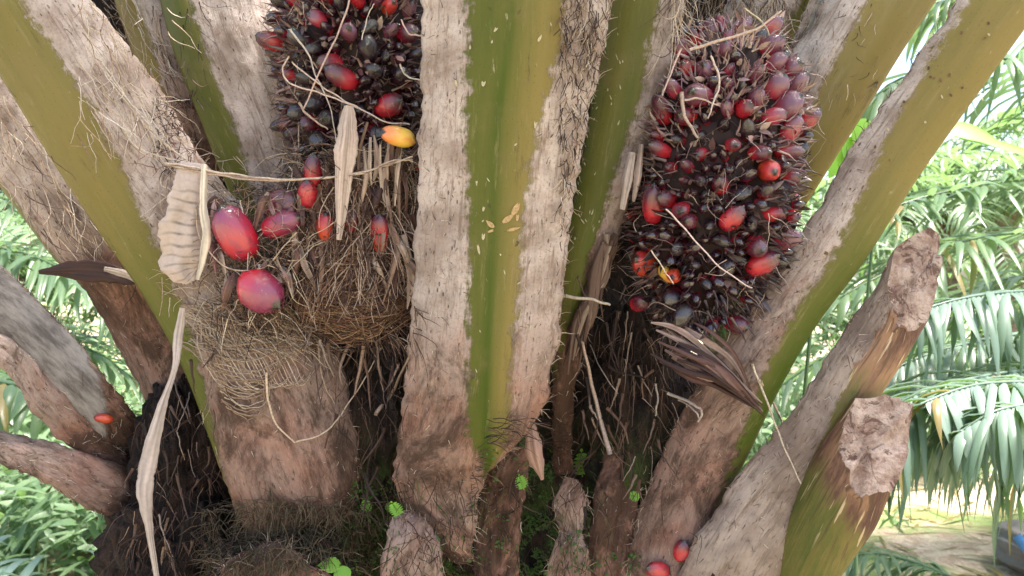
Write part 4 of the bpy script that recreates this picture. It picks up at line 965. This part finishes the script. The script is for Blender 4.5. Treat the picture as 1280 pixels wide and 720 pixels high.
# seedling, ferns, moss
base = onsurf(432, 715, .015)
root = empty('seedling', base)
tag(root, 'tiny seedling with two bright green round leaves at the bottom left of centre', 'seedling')
mb = MB(); tube(mb, [base, base+Vector((.002, -.015, .01)), base+Vector((-.003, -.03, .022))], .0014, .001, (.3, .4, .1), 6)
mb.build('stem', M['leaf_bright'], root, base)
for dv, up, L, w in (((-.9, -.25, .3), (.1, -.7, .7), .034, .025), ((.35, -.4, -.8), (.2, -.8, .5), .03, .026)):
    mb = MB(); leafblade(mb, base+Vector((-.002, -.028, .018)), Vector(dv).normalized(), Vector(up).normalized(), L, w, (.9, 0, 0, 1)); mb.build('leaf', M['leaf_bright'], root, base)
def fern(px, py, L, ang, lab, grp=None, n=6):
    b = onsurf(px, py, .008)
    rt = empty('fern', b); tag(rt, lab, 'fern', grp)
    d = Vector((math.sin(ang), -.55, math.cos(ang))).normalized()
    mb = MB(); tube(mb, [b, b+d*L*.5, b+d*L], .001, .0004, (.4, .3, .1), 4); mb.build('stem', M['leaf_bright'], rt, b)
    mb = MB(); up = Vector((0, -1, .3)).normalized(); sd = d.cross(up).normalized()
    for i in range(n):
        t = (i+1)/(n+1)
        for s in (-1, 1): leafblade(mb, b+d*L*t, (sd*s+d*.35).normalized(), up, L*.26*math.sin(math.pi*(t*.8+.15))+.003, L*.11, (R(.5, 1), 0, 0, 1), 4)
    leafblade(mb, b+d*L, d, up, L*.15, L*.1, (.8, 0, 0, 1), 4)
    mb.build('frond', M['leaf_bright'], rt, b)
fern(728, 596, .058, -.08, 'small bright green fern leaf standing beside the narrow tan stump')
fern(500, 645, .028, -.4, 'small green sprig growing just above the rounded bottom stump')
fern(484, 640, .024, .5, 'small green sprig just left of the one above the rounded stump')
fern(458, 640, .026, .1, 'small dark green sprig in the crevice left of the centre leaf base')
fern(655, 612, .030, -.3, 'small dark green sprig under the centre green ridge')
fern(800, 622, .022, -1.2, 'tiny yellowish sprig in the dark gap below the right bunch')
mb = MB()
for _ in range(5600):
    a = random.choice([(600, 700, 590, 720), (620, 690, 640, 725), (440, 500, 600, 720), (545, 600, 625, 720), (735, 800, 690, 720), (600, 690, 540, 600), (700, 740, 660, 720)])
    px, py = R(a[0], a[1]), R(a[2], a[3])
    if nz(px*.045, py*.045) < -.05: continue
    h, nn = hit(px, py); hc, _n = hit(px, py, TC)
    if h is None or ((hc is None or (hc-h).length > .02) and random.random() > .10): continue
    p = h-ray(px, py)*R(.0, .008)
    leafblade(mb, p, Vector((R(-1, 1), R(-1, 0), R(-.6, 1))).normalized(), Vector((0, -1, .3)).normalized(), R(.003, .009), R(.002, .005), (R(0, 1), 0, 0, 1), 2)
mo = mb.build('moss', M['moss'], None); tag(mo, 'patchy green moss in the crevices under the centre leaf base', 'moss', None, 'stuff')

# ---------------------------------------------------------------- background palms
def trunk_bg(parent, loc, h, r):
    mb = MB(); rings = []; n = 30; m = 20
    for i in range(n+1):
        z = h*i/n; ring = []
        for j in range(m):
            th = 6.283*j/m; rr = r*(1+.12*((i*2+j) % 3-1)*.8+nz(th, z*3, loc.x)*.15)*(1.15-.15*i/n)
            ring.append(mb.add(loc+Vector((math.cos(th)*rr, math.sin(th)*rr, z))))
        rings.append(ring)
    for i in range(n):
        for j in range(m):
            k2 = (j+1) % m; mb.f.append((rings[i][j], rings[i][k2], rings[i+1][k2], rings[i+1][j]))
    mb.f.append(tuple(reversed(rings[-1])))
    return mb.build('trunk', M['bark'], parent, loc)
# near right palm, explicit fronds reaching into the view, trunk beyond the right edge
loc = Vector((3.6, 3.6, 0))
rp = empty('oil_palm', loc); tag(rp, 'neighbouring oil palm at right with blue green leaflets hanging in rows nearest the sawn stumps', 'palm tree', 'oil palms behind')
trunk_bg(rp, loc, 1.9, .3)
hub = loc+Vector((0, 0, 1.8))
def to(px, py, Y): return W(px, py, Y)
near = [([to(1460, 430, 3.2), to(1330, 415, 3.1), to(1230, 425, 3.0), to(1130, 455, 2.9), to(1060, 510, 2.9)], 60, .62, 0.030, 2.0),
        ([to(1460, 540, 2.6), to(1360, 490, 2.5), to(1290, 478, 2.4), to(1215, 482, 2.35), to(1150, 505, 2.3)], 46, .62, 0.030, 2.2),
        ([to(1460, 470, 2.9), to(1330, 462, 2.7), to(1230, 470, 2.55), to(1130, 500, 2.45), to(1085, 545, 2.4)], 56, .66, 0.030, 2.2),
        ([to(1480, 400, 3.0), to(1340, 368, 2.85), to(1250, 366, 2.75), to(1160, 385, 2.7), to(1070, 430, 2.65)], 60, .48, 0.030, 1.7),
        ([to(1480, 560, 2.4), to(1400, 520, 2.3), to(1320, 505, 2.25), to(1250, 512, 2.2), to(1200, 540, 2.2)], 40, .60, 0.030, 2.2)]
for i, (p, nl, Lf, wf, dr) in enumerate(near):
    frond_mesh([hub, (hub+p[0])/2+Vector((0, 0, .15))]+p, int(nl*1.5), Lf, wf, None, i, dr).build('frond', M['leaf_blue'], rp, loc)
# upper right palm a little farther
loc = Vector((4.4, 5.2, 0))
rp = empty('oil_palm', loc); tag(rp, 'oil palm at upper right whose arching fronds hang behind the big right leaf base', 'palm tree', 'oil palms behind')
trunk_bg(rp, loc, 2.9, .32); hub = loc+Vector((0, 0, 2.8))
up_ = [([to(1420, 210, 4.3), to(1300, 222, 4.0), to(1200, 236, 3.8), to(1110, 262, 3.7), to(1030, 310, 3.6)], 46, .50, .042, .55),
       ([to(1400, 120, 4.4), to(1300, 80, 4.2), to(1200, 75, 4.1), to(1110, 110, 4.0), to(1020, 180, 4.0)], 50, .65, .045, 1.2),
       ([to(1400, 40, 4.6), to(1290, -10, 4.6), to(1180, 0, 4.6), to(1060, 50, 4.6)], 50, .7, .045, 1.2),
       ([to(1420, 300, 4.0), to(1310, 290, 3.8), to(1210, 300, 3.6), to(1110, 340, 3.5), to(1000, 400, 3.4)], 46, .55, .042, .8),
       ([to(1350, 330, 4.6), to(1250, 350, 4.6), to(1120, 400, 4.6), to(980, 480, 4.6), to(920, 560, 4.5)], 46, .6, .045, .8)]
for i, (p, nl, Lf, wf, dr) in enumerate(up_):
    frond_mesh([hub, (hub+p[0])/2+Vector((0, 0, .2))]+p, int(nl*1.5), Lf, wf, None, 20+i, dr).build('frond', M['leaf_mid'], rp, loc)
# left palm
loc = Vector((-4.2, 4.6, 0))
rp = empty('oil_palm', loc); tag(rp, 'oil palm at left with leaflets hanging behind the lower left leaf bases', 'palm tree', 'oil palms behind')
trunk_bg(rp, loc, 1.9, .3); hub = loc+Vector((0, 0, 1.8))
lf = [([to(-160, 440, 2.9), to(-40, 470, 2.8), to(60, 490, 2.7), to(150, 530, 2.7)], 36, .36, .05, 1.2),
      ([to(-140, 250, 3.9), to(0, 240, 3.8), to(110, 280, 3.7), to(200, 360, 3.7)], 50, .55, .035, .6),
      ([to(-140, 310, 3.6), to(0, 310, 3.5), to(100, 350, 3.4), to(190, 430, 3.4)], 50, .5, .035, .6),
      ([to(-140, 380, 3.6), to(0, 400, 3.5), to(100, 430, 3.4), to(190, 490, 3.4)], 46, .45, .035, .7)]
for i, (p, nl, Lf, wf, dr) in enumerate(lf):
    frond_mesh([hub, (hub+p[0])/2+Vector((0, 0, .2))]+p, int(nl*1.4), Lf, wf, None, 40+i, dr).build('frond', M['leaf_mid'], rp, loc)
# farther palms from a shared set of frond meshes
FMs = []
for i in range(4):
    ob = frond_mesh(parab(0, [1.1, .8, .5, .15][i], 3.4, [1.5, 1.5, 1.3, 1.2][i]), 52, .75, .05, None, 60+i, .9, seg=4).build('frond', M['leaf_far'])
    FMs.append(ob.data); bpy.data.objects.remove(ob)
far = [(-5.5, 8.5, 1.6, 'oil palm far at left edge behind the nearer left one'), (-2.6, 11, 2.2, 'distant oil palm to the left behind the trunk'),
       (2.6, 9.5, 1.2, 'low distant oil palm in the gap left of the tall sawn stump'), (5.2, 10, 2.5, 'distant oil palm behind the hanging fronds at right'),
       (7.8, 8.5, 2.2, 'distant oil palm at the right edge behind the hanging fronds'), (8.5, 14, 2.8, 'farthest oil palm at right'), (-8.5, 13, 2.8, 'farthest oil palm at left'), (1.2, 15, 2.8, 'farthest oil palm behind the middle'), (4.2, 16, 3.0, 'tall far oil palm right of middle')]
for fi, (x, y, h, lab) in enumerate(far):
    loc = Vector((x, y, 0)); rp = empty('oil_palm', loc); tag(rp, lab, 'palm tree', 'oil palms behind'); trunk_bg(rp, loc, h, .3)
    for q in range(22):
        o = bpy.data.objects.new('frond', FMs[q % 4]); COL.objects.link(o); o.parent = rp
        o.location = (0, 0, h-.05); o.rotation_euler = (0, 0, q*2.4+fi+R(-.2, .2)); sc = R(.85, 1.15); o.scale = (sc, sc, sc)
# bright broadleaf plants in gaps
def plant(px, py, Y, specs, lab):
    b = W(px-60, py+300, Y); b.z = 0; rt = empty('leafy_plant', b); tag(rt, lab, 'plant')
    mb = MB(); top = W(specs[0][0], specs[0][1], Y); tube(mb, [b, W(px-60, py+330, Y), W(px-40, py+120, Y), top], .006, .003, (.6, 0, 0), 6); mb.build('stem', M['leaf_mid'], rt, b)
    for (lx, ly, dx, dz, L, w) in specs:
        m = MB(); leafblade(m, W(lx, ly, Y), Vector((dx, -.2, dz)).normalized(), Vector((0, -.8, .6)).normalized(), L, w, (.9, 0, 0, 1)); m.build('leaf', M['leaf_bright'], rt, b)
plant(1130, 190, 2.2, [(1178, 160, .9, -.15, .16, .07), (1200, 172, 1, -.18, .28, .035)], 'plant with a broad bright green leaf right of the big right leaf base')
plant(1062, 200, 2.0, [(1085, 150, -.5, -.6, .08, .05), (1068, 172, -.3, -.8, .08, .05), (1060, 190, -.7, -.7, .09, .05)], 'plant with bright green leaves in the gap between the two right leaf bases')
plant(935, 385, 1.7, [(940, 368, -.3, -.8, .05, .03)], 'plant whose single bright leaf shows beside the right bunch')

# ground -------------------------------------------------------------
mb = MB(); N = 130; G = []
for i in range(N+1):
    row = []
    for j in range(N+1):
        x = math.sinh((i/N-.5)*9)*3.4; y = 5+math.sinh((j/N-.5)*9)*3.4
        z = nz(x*.5, y*.5)*.12*min(1, abs(x)+.2)+nz(x*2, y*2)*.04
        z += smooth(12, 60, y)*1.0
        row.append(mb.add(Vector((x, y, z-.03)), (1, 1, 1, 1), (x, y)))
    G.append(row)
for i in range(N):
    for j in range(N): mb.f.append((G[i][j], G[i+1][j], G[i+1][j+1], G[i][j+1]))
g = mb.build('ground', M['ground']); g['kind'] = 'structure'
# undergrowth further back
def shrub(x, y, h, wd, n, lab, mat='leaf_far'):
    b = Vector((x, y, 0)); rt = empty('bush', b); tag(rt, lab, 'bush', 'bushes under the palms')
    mb = MB(); sm = MB()
    for _ in range(9):
        a = R(0, 6.28); tp = b+Vector((math.cos(a)*wd*.6, math.sin(a)*wd*.6, h*R(.6, 1))); tube(sm, [b, b.lerp(tp, .5)+Vector((0, 0, .1)), tp], .015, .004, (.3, .4, 0), 5)
    for _ in range(n):
        a = R(0, 6.28); rr = math.sqrt(R(0, 1))*wd; z = R(.05, 1)*h*(1-.6*(rr/wd)**2)*(1+nz(a*2, x)*.5)
        leafblade(mb, b+Vector((math.cos(a)*rr, math.sin(a)*rr, z)), Vector((R(-1, 1), R(-1, 1), R(-.5, .8))).normalized(), Vector((R(-.3, .3), -.6, 1)).normalized(), R(.10, .30), R(.02, .055), (R(0, 1), R(0, .25), 0, 1), 3, .2, .6)
    sm.build('stem', M['bark'], rt, b); mb.build('foliage', M[mat], rt, b)
shrub(-2.4, 4.6, .75, .7, 1500, 'low pale bush at the bottom left below the leaf bases')
shrub(-3.9, 6.0, 1.5, 1.1, 2200, 'tall loose bush at the left edge behind the hanging leaflets')
shrub(-1.9, 7.2, 1.3, .9, 1500, 'bush behind the trunk at lower left')
shrub(2.1, 6.2, .9, .7, 1300, 'bush seen under the tall sawn stump')
shrub(4.4, 8.2, 1.1, 1.0, 1500, 'bush behind the hanging fronds right of the stumps')
shrub(3.2, 7.2, 2.1, 1.0, 2200, 'tall bush between the big right leaf base and the tall stump')
shrub(6.6, 7.6, 1.2, 1.0, 1400, 'bush at the right edge far behind the sack')
shrub(-5.6, 9.5, 2.6, 1.6, 2600, 'largest bush at the far left')
# grass and low weeds
mb = MB()
for _ in range(12000):
    y = 2.6+R(0, 1)**1.6*11; x = R(-.85, .85)*(y+1.5)
    if nz(x*.8, y*.8, 4) < (-.6 if x < 0 else .08): continue
    b = Vector((x, y, nz(x*.5, y*.5)*.12-.03)); L = R(.10, .30)
    leafblade(mb, b, Vector((R(-.6, .6), R(-.6, .6), R(.5, 1))).normalized(), Vector((0, -1, .2)).normalized(), L, R(.008, .03), (R(0, 1), R(0, .5), 0, 1), 3, .1, 1.2)
o = mb.build('grass', M['leaf_far']); tag(o, 'pale green grass and weeds over the plantation floor', 'grass', None, 'stuff')
# dead frond litter on the ground
mb = MB()
for _ in range(2600):
    y = 3.2+R(0, 1)**1.4*9; x = R(-.9, .9)*(y+1)
    b = Vector((x, y, nz(x*.5, y*.5)*.12+nz(x*2, y*2)*.04-.015)); a = R(0, 6.28)
    leafblade(mb, b, Vector((math.cos(a), math.sin(a), .15)).normalized(), Vector((0, 0, 1)), R(.15, .5), R(.01, .035), (.5, 1, 0, 1), 3, .2, .3)
o = mb.build('leaf_litter', M['leaf_far']); tag(o, 'dry straw coloured leaf litter on the ground', 'leaf litter', None, 'stuff')
# cut green frond on the ground, bottom right
b = W(1110, 720, 3.6); b.z = .02
o = frond_mesh([W(1190, 722, 3.9), W(1140, 702, 4.0), W(1090, 692, 4.0), W(1030, 705, 4.0), W(980, 740, 3.9)], 44, .30, .03, None, 90, .9)
fr = empty('cut_frond', b); tag(fr, 'cut green palm frond lying on the ground at the bottom right', 'palm frond')
o.build('leaflets', M['leaf_mid'], fr, b)
# low frond bottom-left
b = W(60, 760, 3.0); b.z = 0
fr = empty('young_palm', b); tag(fr, 'young palm with pale drooping leaflets on the ground at lower left', 'young palm')
for i, (e, az) in enumerate(((1.1, .3), (.9, 1.3), (1.0, 2.6), (.8, 4.0), (1.2, 5.2), (.7, 5.9))):
    frond_mesh([b+p for p in parab(az, e, 1.1, 1.4)], 26, .34, .035, None, 100+i, .8).build('frond', M['leaf_blue'], fr, b)
# sack with blue side at right edge
b = W(1305, 720, 4.2); b.z = 0
sk = empty('sack', b); tag(sk, 'grey folded sack with a blue strap at the bottom right corner', 'sack')
mb = MB(); rings = []
for i in range(25):
    ph = math.pi*i/24; ring = []
    for j in range(40):
        th = 6.283*j/40; d = Vector((math.sin(ph)*math.cos(th), math.sin(ph)*math.sin(th), math.cos(ph)))
        q = Vector((math.copysign(abs(d.x)**.7, d.x)*.22, d.y*.2, math.copysign(abs(d.z)**.6, d.z)*.13+.13)); q *= 1+.07*math.sin(d.z*14+nz(th, ph)*4)*abs(math.sin(ph))
        ring.append(mb.add(b+q, (1, 1, 1, 1)))
    rings.append(ring)
for i in range(24):
    for j in range(40): mb.f.append((rings[i][j], rings[i+1][j], rings[i+1][(j+1) % 40], rings[i][(j+1) % 40]))
mb.build('bag', M['sack'], sk, b)
mb = MB()
pts = [b+Vector(p) for p in ((-.23, -.14, .24), (-.20, -.20, .17), (-.15, -.23, .10), (-.09, -.24, .03))]
tube(mb, pts, .022, .030, (1, 1, 1), 8); mb.build('strap', M['blue'], sk, b)

# ---------------------------------------------------------------- camera, light
cam = bpy.data.cameras.new('camera'); co = bpy.data.objects.new('camera', cam); COL.objects.link(co)
co.location = CAM; co.rotation_euler = (math.radians(90), 0, 0); cam.sensor_width = 36; cam.lens = 36*F/1280; cam.clip_end = 1000; cam.clip_start = .05
cam.dof.use_dof = True; cam.dof.focus_distance = 1.15; cam.dof.aperture_fstop = 9
S.camera = co
w = bpy.data.worlds.new('World'); S.world = w; w.use_nodes = True; nt = w.node_tree
sky = nt.nodes.new('ShaderNodeTexSky'); sky.sky_type = 'NISHITA'; sky.sun_disc = False
EL, AZ = 72, 92        # sun to the right, a little behind the palm
sky.sun_elevation = math.radians(EL); sky.sun_rotation = math.radians(AZ); sky.air_density = 1; sky.dust_density = 3.5; sky.ozone_density = .6
bg = nt.nodes['Background']; bg.inputs[1].default_value = .12; nt.links.new(sky.outputs[0], bg.inputs[0])
sl = bpy.data.lights.new('sun', 'SUN'); so = bpy.data.objects.new('sun', sl); COL.objects.link(so)
sl.energy = 5; sl.angle = math.radians(14); sl.color = (1, .95, .88)
d = Vector((math.sin(math.radians(AZ))*math.cos(math.radians(EL)), math.cos(math.radians(AZ))*math.cos(math.radians(EL)), math.sin(math.radians(EL))))
so.rotation_euler = d.to_track_quat('Z', 'Y').to_euler()
S.view_settings.view_transform = 'Standard'; S.view_settings.look = 'None'; S.view_settings.gamma = 1
S.view_settings.exposure = 2.12
S.render.engine = 'CYCLES'; S.cycles.use_denoising = True; S.cycles.max_bounces = 8; S.cycles.use_adaptive_sampling = True
